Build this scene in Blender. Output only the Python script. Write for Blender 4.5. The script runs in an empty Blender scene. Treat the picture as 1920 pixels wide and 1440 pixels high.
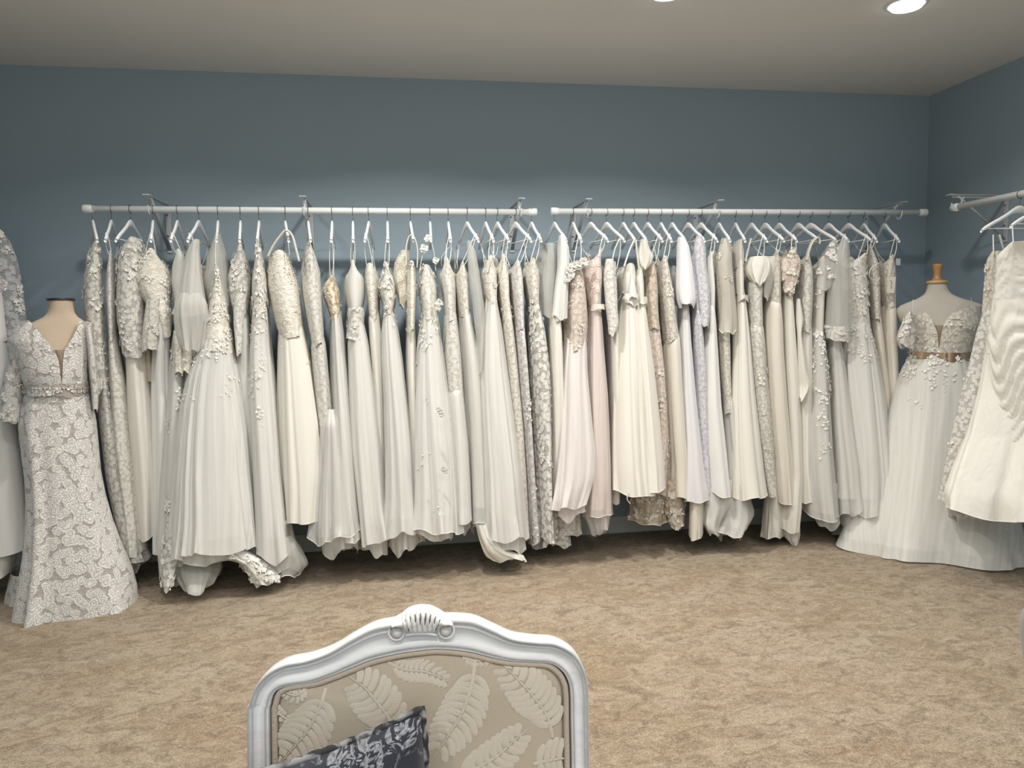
import bpy, math, random
import numpy as np
from mathutils import Vector, Matrix
scene = bpy.context.scene
col = scene.collection

# ------------------------------------------------------------------ camera
F = 1398.0; CX, CY = 960.0, 720.0; H = 1.30
_v1 = np.array([9950-CX, CY-456, -F]); _v2 = np.array([739-CX, CY-603, -F])
_Y = _v2/np.linalg.norm(_v2); _X = _v1-_Y*(_v1@_Y); _X /= np.linalg.norm(_X); _Z = np.cross(_X, _Y)
RM = np.array([_X, _Y, _Z])                       # world axes (rows) in camera space
cam_d = bpy.data.cameras.new('camera'); cam = bpy.data.objects.new('camera', cam_d); col.objects.link(cam)
cam_d.sensor_width = 36; cam_d.lens = F*36/1920; cam_d.clip_start = 0.05
cam.matrix_world = Matrix([[RM[i][0], RM[i][1], RM[i][2], (0, 0, H)[i]] for i in range(3)]+[[0, 0, 0, 1]])
scene.camera = cam
CAM = np.array([0, 0, H])
# survey helpers: where a sighted direction meets a real plane of the room
def ray(px, py): return RM@np.array([px-CX, CY-py, -F])
def atY(px, py, y): d = ray(px, py); return CAM+d*(y/d[1])
def atX(px, py, x): d = ray(px, py); return CAM+d*(x/d[0])
def proj(p): c = RM.T@(np.array(p)-CAM); return CX-F*c[0]/c[2], CY+F*c[1]/c[2]

# ------------------------------------------------------------------ world, exposure, lights
w = bpy.data.worlds.new('world'); scene.world = w; w.use_nodes = True
w.node_tree.nodes['Background'].inputs[0].default_value = (0.9, 0.95, 1, 1)
w.node_tree.nodes['Background'].inputs[1].default_value = 0.02
vs = scene.view_settings
vs.view_transform = 'Standard'; vs.look = 'None'; vs.gamma = 1; vs.use_curve_mapping = False; vs.exposure = -0.34

XL, XR, YB, YF, ZC = -2.35, 3.317, 4.288, -2.6, 2.64
SPOT_W = 24.0; FILL_W = 8.5
LAMPS = [(x, y) for y in (3.06, 1.6, -0.2, -1.7) for x in (-1.03, 0.06, 1.15, 2.24)]
def add_area(name, loc, size, watt, color, rot=(0, 0, 0), spread=math.pi, shape='DISK', sy=None):
    l = bpy.data.lights.new(name, 'AREA'); l.shape = shape; l.size = size
    if sy: l.size_y = sy
    l.energy = watt; l.color = color; l.spread = spread
    o = bpy.data.objects.new(name, l); o.location = loc; o.rotation_euler = rot; col.objects.link(o); return o
for (x, y) in LAMPS:
    if y > 2:   # the row along the rails
        add_area('downlight_lamp', (x, y, ZC-0.022), 0.12, SPOT_W*{0: 1.15, 1: 1.05}.get(int(x+0.0) if x > 0 else 9, 0.42 if x > 0 else 0.52), (1, 0.96, 0.90), spread=math.radians(138))
    else:
        add_area('downlight_lamp', (x, y, ZC-0.022), 0.12, SPOT_W*0.55, (1, 0.95, 0.88), spread=math.radians(150))
# added frontal fill behind the camera, no window known there
add_area('added_fill', (0.2, YF+0.05, 1.45), 3.2, FILL_W, (0.9, 0.96, 1.0), rot=(math.radians(90), 0, 0), shape='RECTANGLE', sy=2.0)

# ------------------------------------------------------------------ materials
def nm(name, rough=0.7, col=(0.8, 0.8, 0.8), sheen=0.0, metal=0.0, spec=0.5):
    m = bpy.data.materials.new(name); m.use_nodes = True; b = m.node_tree.nodes['Principled BSDF']
    b.inputs['Base Color'].default_value = (*col, 1); b.inputs['Roughness'].default_value = rough
    b.inputs['Metallic'].default_value = metal; b.inputs['Specular IOR Level'].default_value = spec
    b.inputs['Sheen Weight'].default_value = sheen
    return m, m.node_tree, b
def N(t, kind, **kw):
    n = t.nodes.new(kind)
    for k, v in kw.items():
        if k in n.inputs: n.inputs[k].default_value = v
        else: setattr(n, k, v)
    return n
def L(t, a, b): t.links.new(a, b)
def ramp(t, fac, stops):
    r = t.nodes.new('ShaderNodeValToRGB'); L(t, fac, r.inputs[0]); e = r.color_ramp.elements
    while len(e) < len(stops): e.new(0.5)
    for i, (p, c) in enumerate(stops): e[i].position = p; e[i].color = (c if len(c) == 4 else (*c, 1)) if hasattr(c, '__len__') else (c, c, c, 1)
    return r.outputs[0]
def mix(t, f, a, b):
    m = t.nodes.new('ShaderNodeMix'); m.data_type = 'RGBA'
    if hasattr(f, 'links'): L(t, f, m.inputs[0])
    else: m.inputs[0].default_value = f
    for s, v in ((6, a), (7, b)):
        if hasattr(v, 'links'): L(t, v, m.inputs[s])
        else: m.inputs[s].default_value = (*v, 1)
    return m.outputs[2]
def math_(t, op, a, b=None):
    m = t.nodes.new('ShaderNodeMath'); m.operation = op
    for i, v in ((0, a), (1, b)):
        if v is None: continue
        if hasattr(v, 'links'): L(t, v, m.inputs[i])
        else: m.inputs[i].default_value = v
    return m.outputs[0]
def bump(t, b, h, strength, dist): 
    n = N(t, 'ShaderNodeBump', Strength=strength, Distance=dist); L(t, h, n.inputs['Height']); L(t, n.outputs[0], b.inputs['Normal'])
def uvmap(t, sx, sy):
    tc = N(t, 'ShaderNodeTexCoord'); mp = N(t, 'ShaderNodeMapping'); mp.inputs['Scale'].default_value = (sx, sy, 1)
    L(t, tc.outputs['UV'], mp.inputs[0]); return mp.outputs[0]
def objco(t, s=(1, 1, 1)):
    tc = N(t, 'ShaderNodeTexCoord'); mp = N(t, 'ShaderNodeMapping'); mp.inputs['Scale'].default_value = s
    L(t, tc.outputs['Object'], mp.inputs[0]); return mp.outputs[0]
def transp(m, t, b, fac):
    out = [n for n in t.nodes if n.type == 'OUTPUT_MATERIAL'][0]
    tr = N(t, 'ShaderNodeBsdfTransparent'); mx = N(t, 'ShaderNodeMixShader')
    L(t, tr.outputs[0], mx.inputs[1]); L(t, b.outputs[0], mx.inputs[2])
    if hasattr(fac, 'links'): L(t, fac, mx.inputs[0])
    else: mx.inputs[0].default_value = fac
    L(t, mx.outputs[0], out.inputs[0])
MC = {}
def cloth(c, rough=0.75, sheen=0.3, weave=1.0):         # crepe, chiffon, plain cloth
    key = ('cloth', c, rough, weave)
    if key in MC: return MC[key]
    m, t, b = nm('cloth_fabric', rough, c, sheen, spec=0.2)
    n1 = N(t, 'ShaderNodeTexNoise', Scale=1.0, Detail=3.0); L(t, uvmap(t, 40, 3), n1.inputs[0])
    n2 = N(t, 'ShaderNodeTexNoise', Scale=1.0, Detail=2.0); L(t, uvmap(t, 700, 500), n2.inputs[0])
    L(t, mix(t, math_(t, 'MULTIPLY', n2.outputs[0], 0.25), c, tuple(x*0.86 for x in c)), b.inputs['Base Color'])
    bump(t, b, n1.outputs[0], 0.16*weave, 0.003)
    MC[key] = m; return m
def satin(c):
    key = ('satin', c)
    if key in MC: return MC[key]
    m, t, b = nm('satin_fabric', 0.38, c, 0.1, spec=0.45)
    n1 = N(t, 'ShaderNodeTexNoise', Scale=1.0, Detail=2.0, Distortion=0.6); L(t, uvmap(t, 22, 9), n1.inputs[0])
    bump(t, b, n1.outputs[0], 0.5, 0.012)
    MC[key] = m; return m
def tulle(c, a=0.6):
    key = ('tulle', c, a)
    if key in MC: return MC[key]
    m, t, b = nm('tulle_fabric', 0.85, c, 0.2, spec=0.15)
    n1 = N(t, 'ShaderNodeTexNoise', Scale=1.0, Detail=4.0); L(t, uvmap(t, 48, 2), n1.inputs[0])
    n2 = N(t, 'ShaderNodeTexNoise', Scale=1.0, Detail=1.0); L(t, uvmap(t, 500, 500), n2.inputs[0])
    f = math_(t, 'ADD', ramp(t, n1.outputs[0], [(0.3, a*0.88), (0.7, min(1, a*1.1))]), math_(t, 'MULTIPLY', math_(t, 'SUBTRACT', n2.outputs[0], 0.5), 0.35))
    transp(m, t, b, f)
    MC[key] = m; return m
def lace(c, net, scale=20.0, sheer=1.0, relief=1.0, cover=0.5):   # floral lace; net = colour seen between the motifs
    key = ('lace', c, net, scale, sheer, cover)
    if key in MC: return MC[key]
    m, t, b = nm('lace_fabric', 0.7, c, 0.2, spec=0.25)
    uv = uvmap(t, 1, 1)
    nd = N(t, 'ShaderNodeTexNoise', Scale=scale*1.6, Detail=2.0); L(t, uv, nd.inputs[0])
    va = N(t, 'ShaderNodeVectorMath', operation='MULTIPLY_ADD'); L(t, nd.outputs[1], va.inputs[0]); va.inputs[1].default_value = (0.5/scale,)*3; L(t, uv, va.inputs[2])
    v1 = N(t, 'ShaderNodeTexVoronoi', Scale=scale); v1.voronoi_dimensions = '2D'; L(t, va.outputs[0], v1.inputs[0])
    n3 = N(t, 'ShaderNodeTexNoise', Scale=scale*3.5, Detail=1.0); L(t, uv, n3.inputs[0])
    ph = math_(t, 'ADD', math_(t, 'MULTIPLY', v1.outputs['Distance'], 21.0), math_(t, 'MULTIPLY', n3.outputs[0], 9.0))
    rings = math_(t, 'MULTIPLY', math_(t, 'ADD', math_(t, 'SINE', ph), 1.0), 0.5)
    v2 = N(t, 'ShaderNodeTexVoronoi', Scale=scale*2.3, feature='DISTANCE_TO_EDGE'); v2.voronoi_dimensions = '2D'; L(t, va.outputs[0], v2.inputs[0])
    vine = ramp(t, v2.outputs[0], [(0.04, 1.0), (0.11, 0.0)])
    body = ramp(t, v1.outputs['Distance'], [(cover*0.95, 1.0), (cover*1.1, 0.0)])
    mask = math_(t, 'MAXIMUM', body, vine)
    ringm = ramp(t, rings, [(0.05, 0.0), (0.45, 1.0)])
    relief_h = math_(t, 'MULTIPLY', mask, math_(t, 'ADD', 0.45, math_(t, 'MULTIPLY', ringm, 0.55)))
    thread = mix(t, ringm, tuple(x*0.80 for x in c), c)
    L(t, mix(t, mask, net, thread), b.inputs['Base Color'])
    bump(t, b, relief_h, 0.8*relief, 0.004)
    if sheer < 1.0:
        transp(m, t, b, math_(t, 'MAXIMUM', math_(t, 'MULTIPLY', mask, 0.95), sheer))
    MC[key] = m; return m
def beaded(c, dark):
    key = ('bead', c, dark)
    if key in MC: return MC[key]
    m, t, b = nm('beaded_fabric', 0.45, c, spec=0.6)
    uv = uvmap(t, 1, 1)
    v = N(t, 'ShaderNodeTexVoronoi', Scale=190.0); L(t, uv, v.inputs[0])
    n = N(t, 'ShaderNodeTexNoise', Scale=42.0, Detail=3.0); L(t, uv, n.inputs[0])
    msk = ramp(t, n.outputs[0], [(0.42, 0.0), (0.55, 1.0)])
    L(t, mix(t, msk, dark, c), b.inputs['Base Color'])
    bump(t, b, math_(t, 'MULTIPLY', math_(t, 'SUBTRACT', 1.0, v.outputs['Distance']), msk), 0.8, 0.003)
    MC[key] = m; return m

def wall_mat():
    m, t, b = nm('blue_wall_paint', 0.62, (0.17, 0.255, 0.33), spec=0.3)
    co = objco(t)
    n = N(t, 'ShaderNodeTexNoise', Scale=1.3, Detail=3.0); L(t, co, n.inputs[0])
    L(t, mix(t, n.outputs[0], (0.32, 0.405, 0.47), (0.34, 0.43, 0.495)), b.inputs['Base Color'])
    n2 = N(t, 'ShaderNodeTexNoise', Scale=220.0, Detail=2.0); L(t, co, n2.inputs[0]); bump(t, b, n2.outputs[0], 0.08, 0.002)
    return m
def ceil_mat():
    m, t, b = nm('ceiling_paint', 0.9, (0.42, 0.405, 0.37), spec=0.2)
    co = objco(t)
    n = N(t, 'ShaderNodeTexNoise', Scale=2.0, Detail=4.0); L(t, co, n.inputs[0])
    L(t, mix(t, n.outputs[0], (0.70, 0.70, 0.69), (0.75, 0.75, 0.735)), b.inputs['Base Color'])
    n2 = N(t, 'ShaderNodeTexNoise', Scale=90.0, Detail=3.0); L(t, co, n2.inputs[0]); bump(t, b, n2.outputs[0], 0.15, 0.003)
    return m
def carpet_mat():
    m, t, b = nm('beige_carpet', 0.95, (0.4, 0.31, 0.2), sheen=0.2, spec=0.1)
    a = N(t, 'ShaderNodeTexNoise', Scale=2.2, Detail=5.0, Roughness=0.6, Distortion=0.5); L(t, objco(t, (1, 1.3, 1)), a.inputs[0])
    c = N(t, 'ShaderNodeTexNoise', Scale=16.0, Detail=6.0, Roughness=0.7, Distortion=1.2); L(t, objco(t, (0.8, 1.25, 1)), c.inputs[0])
    f = N(t, 'ShaderNodeTexNoise', Scale=170.0, Detail=3.0, Roughness=0.8, Distortion=1.5); L(t, objco(t), f.inputs[0])
    g = N(t, 'ShaderNodeTexNoise', Scale=420.0, Detail=2.0); L(t, objco(t), g.inputs[0])
    base = mix(t, ramp(t, a.outputs[0], [(0.35, 0.0), (0.65, 1.0)]), (0.345, 0.25, 0.15), (0.44, 0.355, 0.255))
    base = mix(t, ramp(t, c.outputs[0], [(0.36, 0.9), (0.52, 0.0)]), base, (0.20, 0.138, 0.078))
    base = mix(t, ramp(t, c.outputs[0], [(0.52, 0.0), (0.66, 0.5)]), base, (0.57, 0.47, 0.335))
    base = mix(t, ramp(t, f.outputs[0], [(0.36, 0.75), (0.5, 0.0)]), base, (0.11, 0.075, 0.042))
    base = mix(t, ramp(t, f.outputs[0], [(0.52, 0.0), (0.66, 0.6)]), base, (0.63, 0.54, 0.41))
    L(t, base, b.inputs['Base Color'])
    bump(t, b, math_(t, 'ADD', f.outputs[0], math_(t, 'MULTIPLY', g.outputs[0], 0.5)), 0.9, 0.006)
    return m
def plain(name, c, rough=0.5, metal=0.0, spec=0.5, bs=0.0, bscale=60):
    m, t, b = nm(name, rough, c, metal=metal, spec=spec)
    n = N(t, 'ShaderNodeTexNoise', Scale=bscale, Detail=3.0); L(t, objco(t), n.inputs[0])
    L(t, mix(t, n.outputs[0], tuple(x*0.94 for x in c), c), b.inputs['Base Color'])
    if bs: bump(t, b, n.outputs[0], bs, 0.003)
    return m
def emis(name, c, s):
    m = bpy.data.materials.new(name); m.use_nodes = True; t = m.node_tree; t.nodes.clear()
    e = N(t, 'ShaderNodeEmission'); e.inputs[0].default_value = (*c, 1); e.inputs[1].default_value = s
    o = N(t, 'ShaderNodeOutputMaterial'); L(t, e.outputs[0], o.inputs[0]); return m
M_WHITE = plain('white_enamel', (0.8, 0.83, 0.84), 0.35)
M_STEEL = plain('steel_wire', (0.16, 0.17, 0.18), 0.4, 0.6)
M_BRACK = plain('bracket_enamel', (0.55, 0.58, 0.60), 0.4)
M_SCREW = plain('screw_head', (0.08, 0.08, 0.09), 0.5)
M_WHWOOD = plain('white_painted_wood', (0.88, 0.90, 0.91), 0.4)

# ------------------------------------------------------------------ object helpers
def tag(o, label=None, cat=None, group=None, kind=None):
    if label: o['label'] = label
    if cat: o['category'] = cat
    if group: o['group'] = group
    if kind: o['kind'] = kind
    return o
def empty(name, loc=(0, 0, 0), label=None, cat=None, group=None):
    o = bpy.data.objects.new(name, None); o.empty_display_size = 0.05; col.objects.link(o); o.location = loc
    return tag(o, label, cat, group)
def mesh(name, V, Fc, mats, parent=None, smooth=True, uv=None, midx=None):
    me = bpy.data.meshes.new(name)
    V = np.asarray(V, float)
    if parent is not None: V = V-np.array(parent_loc(parent))
    me.from_pydata(V.tolist(), [], [tuple(int(i) for i in f) for f in Fc])
    for mm in (mats if isinstance(mats, (list, tuple)) else [mats]): me.materials.append(mm)
    if midx is not None: me.polygons.foreach_set('material_index', np.asarray(midx, np.int32))
    if smooth: me.polygons.foreach_set('use_smooth', np.ones(len(me.polygons), bool))
    if uv is not None:
        lay = me.uv_layers.new(name='UVMap'); li = np.empty(len(me.loops), np.int32); me.loops.foreach_get('vertex_index', li)
        lay.data.foreach_set('uv', np.asarray(uv, np.float32)[li].ravel())
    me.update()
    o = bpy.data.objects.new(name, me); col.objects.link(o)
    if parent is not None: o.parent = parent
    return o
def parent_loc(p):
    v = Vector((0, 0, 0))
    while p is not None: v += p.location; p = p.parent
    return v
class MB:
    def __init__(s): s.V = []; s.F = []; s.mi = []
    def add(s, V, Fc, m=0):
        n = sum(len(v) for v in s.V); s.V.append(np.asarray(V, float)); s.F += [tuple(i+n for i in f) for f in Fc]; s.mi += [m]*len(Fc)
    def box(s, c, d, R=None, m=0):
        x, y, z = [k/2 for k in d]
        V = np.array([(a*x, b*y, e*z) for a in (-1, 1) for b in (-1, 1) for e in (-1, 1)])
        if R is not None: V = V@np.array(R).T
        s.add(V+np.array(c), [(0, 1, 3, 2), (4, 6, 7, 5), (0, 4, 5, 1), (2, 3, 7, 6), (0, 2, 6, 4), (1, 5, 7, 3)], m)
    def tube(s, P, r, n=8, m=0, closed=False, flat=1.0):
        P = np.asarray(P, float); K = len(P); r = np.broadcast_to(r, (K,))
        T = np.gradient(P, axis=0) if not closed else np.roll(P, -1, 0)-np.roll(P, 1, 0)
        T /= np.linalg.norm(T, axis=1)[:, None]+1e-9
        up = np.array([0, 0, 1.0]) if abs(T[0][2]) < 0.9 else np.array([1.0, 0, 0])
        a = np.cross(T[0], up); a /= np.linalg.norm(a); V = []
        for i in range(K):
            a = a-T[i]*(a@T[i]); a /= np.linalg.norm(a)+1e-9; b = np.cross(T[i], a)
            for j in range(n):
                th = 2*math.pi*j/n; V.append(P[i]+r[i]*(a*math.cos(th)+b*math.sin(th)*flat))
        Fc = []
        R_ = K if closed else K-1
        for i in range(R_):
            for j in range(n):
                i2 = (i+1) % K; Fc.append((i*n+j, i*n+(j+1) % n, i2*n+(j+1) % n, i2*n+j))
        if not closed: Fc += [tuple(range(n-1, -1, -1)), tuple((K-1)*n+j for j in range(n))]
        s.add(V, Fc, m)
    def lathe(s, prof, c, n=32, m=0):
        V = []; K = len(prof)
        for (r, z) in prof:
            for j in range(n): th = 2*math.pi*j/n; V.append((c[0]+r*math.cos(th), c[1]+r*math.sin(th), c[2]+z))
        Fc = [(i*n+j, i*n+(j+1) % n, (i+1)*n+(j+1) % n, (i+1)*n+j) for i in range(K-1) for j in range(n)]
        Fc += [tuple(range(n-1, -1, -1)), tuple((K-1)*n+j for j in range(n))]
        s.add(V, Fc, m)
    def build(s, name, mats, parent=None, smooth=True):
        return mesh(name, np.vstack(s.V), s.F, mats, parent, smooth, midx=s.mi)
def bevel(o, wd, seg=2):
    md = o.modifiers.new('bevel', 'BEVEL'); md.width = wd; md.segments = seg; md.limit_method = 'ANGLE'; return o
def smoothpath(P, n):
    P = np.asarray(P, float); d = np.r_[0, np.cumsum(np.linalg.norm(np.diff(P, axis=0), axis=1))]
    t = np.linspace(0, d[-1], n); out = []
    for x in t:                                    # Catmull-Rom
        i = min(max(np.searchsorted(d, x)-1, 0), len(P)-2); u = (x-d[i])/(d[i+1]-d[i]+1e-12)
        p0 = P[max(i-1, 0)]; p1 = P[i]; p2 = P[i+1]; p3 = P[min(i+2, len(P)-1)]
        out.append(0.5*((2*p1)+(-p0+p2)*u+(2*p0-5*p1+4*p2-p3)*u*u+(-p0+3*p1-3*p2+p3)*u**3))
    return np.array(out)

# ------------------------------------------------------------------ room
def slab(name, lo, hi, m, kind='structure'):
    b = MB(); lo = np.array(lo); hi = np.array(hi); b.box((lo+hi)/2, hi-lo); o = b.build(name, m, smooth=False); o['kind'] = kind; return o
MW = wall_mat()
slab('floor', (XL-0.1, YF-0.1, -0.1), (XR+0.1, YB+0.1, 0), carpet_mat())
slab('ceiling', (XL-0.1, YF-0.1, ZC), (XR+0.1, YB+0.1, ZC+0.1), ceil_mat())
slab('wall_back', (XL-0.1, YB, 0), (XR+0.1, YB+0.1, ZC), MW)
slab('wall_right', (XR, YF, 0), (XR+0.1, YB, ZC), MW)
slab('wall_left', (XL-0.1, YF, 0), (XL, YB, ZC), MW)
slab('wall_front', (XL-0.1, YF-0.1, 0), (XR+0.1, YF, ZC), MW)
def fill_window():  # made-up frame and glowing pane, unseen, to go with the added fill
    b = MB(); zc, wd, ht = 1.45, 3.3, 2.0
    for z in (zc-ht/2-0.03, zc+ht/2+0.03): b.box((0.2, YF+0.02, z), (wd+0.12, 0.05, 0.06))
    for x in (0.2-wd/2-0.03, 0.2-wd/6, 0.2+wd/6, 0.2+wd/2+0.03): b.box((x, YF+0.02, zc), (0.06, 0.05, ht))
    o = b.build('fill_window_frame', M_WHITE, smooth=False); o['kind'] = 'structure'
    b = MB(); b.box((0.2, YF+0.008, zc), (wd, 0.006, ht)); b.build('fill_pane', emis('fill_glow', (0.85, 0.93, 1.0), 1.2), o, False)
fill_window()
MBB = plain('baseboard_paint', (0.6, 0.61, 0.58), 0.5)
bevel(slab('baseboard_back', (XL, YB-0.015, 0), (XR, YB, 0.105), MBB), 0.005)
bevel(slab('baseboard_right', (XR-0.015, YF, 0), (XR, YB-0.015, 0.105), MBB), 0.005)
bevel(slab('baseboard_left', (XL, YF, 0), (XL+0.015, YB-0.015, 0.105), MBB), 0.005)
M_LENS = emis('lamp_lens', (1.0, 0.96, 0.9), 9.0)
lbl = {(2, 0): 'round recessed ceiling light glowing in the right corner, nearer the right wall', (1, 0): 'round recessed ceiling light at the top edge, the one left of the corner light'}
for i, (x, y) in enumerate(LAMPS):
    t = empty('recessed_light', (x, y, ZC))
    if y > 2 and x > 2: tag(t, 'round recessed ceiling light nearest the right wall corner', 'ceiling light')
    elif y > 2 and x > 1: tag(t, 'round recessed ceiling light cut by the top of the photo above the right rail', 'ceiling light')
    else: tag(t, 'round recessed ceiling light outside the view, one of the ceiling grid', 'ceiling light', 'recessed ceiling lights out of view')
    b = MB(); b.lathe([(0.062, -0.0005), (0.066, -0.006), (0.082, -0.006), (0.086, 0.0)], (x, y, ZC)); 
    b2 = MB(); b2.lathe([(0.064, -0.0155), (0.064, -0.001)], (x, y, ZC))
    b.build('trim_ring', M_WHITE, t); b2.build('lens', M_LENS, t)

# ------------------------------------------------------------------ rails and brackets
RY, RZ = 3.98, 1.875
def rail(P0, P1, label):
    P0 = np.array(P0); P1 = np.array(P1); c = (P0+P1)/2; t = empty('clothes_rail', tuple(c), label, 'clothes rail')
    d = (P1-P0)/np.linalg.norm(P1-P0)
    b = MB(); b.tube([P0+d*0.02, P1-d*0.02], 0.0165, 20); o = b.build('tube', M_WHITE, t)
    for P, s in ((P0, 1), (P1, -1)):
        b = MB(); b.tube([P, P+d*s*0.004, P+d*s*0.03, P+d*s*0.05], [0.018, 0.0215, 0.0215, 0.0175], 20); b.build('end_cap', M_WHITE, t)
rail((-1.484, RY, RZ-0.003), (0.770, RY, RZ-0.005), 'long white clothes rail on the left half of the back wall')
rail((0.846, RY, RZ), (3.08, RY, RZ+0.008), 'long white clothes rail on the right half of the back wall')
RXR = 3.02
rail((RXR, 3.70, 1.868), (RXR, 1.5, 1.868), 'white clothes rail on the right wall coming toward the viewer')
RXL = -2.05
rail((RXL, 3.98, 1.868), (RXL, 1.8, 1.868), 'white clothes rail on the left wall, out of view above the left gowns')
def bracket(wp, d, label):           # wp: point on the wall at arm height, d: unit direction out of the wall
    wp = np.array(wp, float); d = np.array(d, float); s = np.cross(d, [0, 0, 1]); t = empty('rail_bracket', tuple(wp), label, 'bracket')
    R = np.array([s, d, [0, 0, 1]]).T
    b = MB(); b.box(wp+d*0.003+np.array([0, 0, -0.125]), (0.028, 0.006, 0.25), R); bevel(b.build('wall_plate', M_BRACK, t, False), 0.002)
    b = MB(); b.box(wp+d*0.183+np.array([0, 0, 0.001]), (0.022, 0.355, 0.004), R); b.box(wp+d*0.345+np.array([0, 0, 0.001]), (0.034, 0.03, 0.005), R)
    b.box(wp+d*0.17+np.array([0, 0, -0.008]), (0.004, 0.33, 0.014), R)
    bevel(b.build('arm', M_BRACK, t, False), 0.001)
    b = MB(); b.tube([wp+d*0.006+np.array([0, 0, -0.235]), wp+d*0.15+np.array([0, 0, -0.12]), wp+d*0.30+np.array([0, 0, -0.006])], 0.011, 6, flat=0.25); b.build('brace', M_BRACK, t)
    rz = RZ-0.018-wp[2]; hk = []
    for k in range(13):
        a = math.pi*k/12; hk.append(wp+d*(0.308-0.024*math.cos(a))+np.array([0, 0, rz+0.014-0.024*math.sin(a)]))
    hk = [wp+d*0.262+np.array([0, 0, -0.006]), wp+d*0.28+np.array([0, 0, rz+0.03])]+hk[1:]+[wp+d*0.338+np.array([0, 0, rz+0.03])]
    b = MB(); b.tube(smoothpath(hk, 30), 0.004, 6); b.build('rail_hook', M_WHITE, t)
    b = MB()
    for z in (-0.05, -0.16): b.tube([wp+d*0.004+s*0.006+np.array([0, 0, z]), wp+d*0.009+s*0.006+np.array([0, 0, z])], 0.0045, 10)
    b.build('screw', M_SCREW, t)
for px, lb in ((315, 'white shelf bracket nearest the left end of the left rail'), (582, 'white shelf bracket at the middle of the left rail'),
               (959, 'white shelf bracket near the gap end of the left rail'), (1075, 'white shelf bracket near the gap end of the right rail'),
               (1304, 'white shelf bracket at the middle of the right rail'), (1624, 'white shelf bracket near the corner end of the right rail')):
    p = atY(px, 392, YB); bracket((p[0], YB, 1.935), (0, -1, 0), lb)
bracket((XR, 3.66, 1.93), (-1, 0, 0), 'white shelf bracket on the right wall holding its rail')
bracket((XR, 1.9, 1.93), (-1, 0, 0), 'white shelf bracket on the right wall, out of view near the viewer')
bracket((XL+0.0, 3.6, 1.93), (1, 0, 0), 'white shelf bracket on the left wall, hidden above the left gowns')
bracket((XL+0.0, 2.0, 1.93), (1, 0, 0), 'white shelf bracket on the left wall, out of view near the viewer')

# ------------------------------------------------------------------ hanger (one, then copies)
HL = 0.205
def hang_prof(u): return float(np.interp(abs(u), [0, 0.08, 0.2, 0.35, 0.55, 0.75, 0.9, 1.0], [0, -0.004, -0.018, -0.040, -0.062, -0.082, -0.100, -0.116]))
def make_hanger():
    t = empty('coat_hanger', (0, 0, 0))
    V = []; n = 61; nj = 8
    for i in range(n):
        u = -1+2*i/(n-1); zt = -0.052+hang_prof(u); h = 0.018*(1-min(1, abs(u)/0.35))**1.2+0.020; th = 0.0065
        if abs(u) > 0.93: h *= 0.8
        for j in range(nj):
            a = 2*math.pi*j/nj+math.pi/8; V.append((th*math.copysign(min(1, abs(math.cos(a))*1.15), math.cos(a)), u*HL, zt-h/2+h/2*math.copysign(min(1, abs(math.sin(a))*1.08), math.sin(a))))
    Fc = [(i*nj+j, i*nj+(j+1) % nj, (i+1)*nj+(j+1) % nj, (i+1)*nj+j) for i in range(n-1) for j in range(nj)]+[tuple(range(nj)), tuple((n-1)*nj+j for j in range(nj-1, -1, -1))]
    mesh('hanger_body', V, Fc, M_WHWOOD, t)
    P = [(0, 0, -0.055), (0, 0, -0.025)]+[(0, -0.0185*math.sin(a), 0.0185*math.cos(a)-0.0) for a in np.linspace(math.radians(215), math.radians(-60), 20)]
    P[1] = (0, 0, -0.03)
    b = MB(); b.tube(P, 0.0018, 6); b.build('hook', M_STEEL, t)
    b = MB(); b.tube([(0, -HL*0.93, -0.163), (0, HL*0.93, -0.163)], 0.0025, 6); b.build('crossbar', M_WHWOOD, t)
    return t
HPROTO = make_hanger(); _first = [True]
def place_hanger(loc, rz, label, group='white hangers on the rails'):
    if _first[0]: o = HPROTO; _first[0] = False
    else:
        o = HPROTO.copy(); col.objects.link(o)
        for ch in list(HPROTO.children):
            c = ch.copy(); col.objects.link(c); c.parent = o
    o.location = loc; o.rotation_euler = (0, 0, rz); tag(o, label, 'hanger', group); return o

# ------------------------------------------------------------------ gown surfaces
rng = np.random.default_rng(7)
def parse(s): return np.array([[float(v) for v in k.replace('-', ':', 1).replace(',', ':').split(':')] for k in s.split()])
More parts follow.
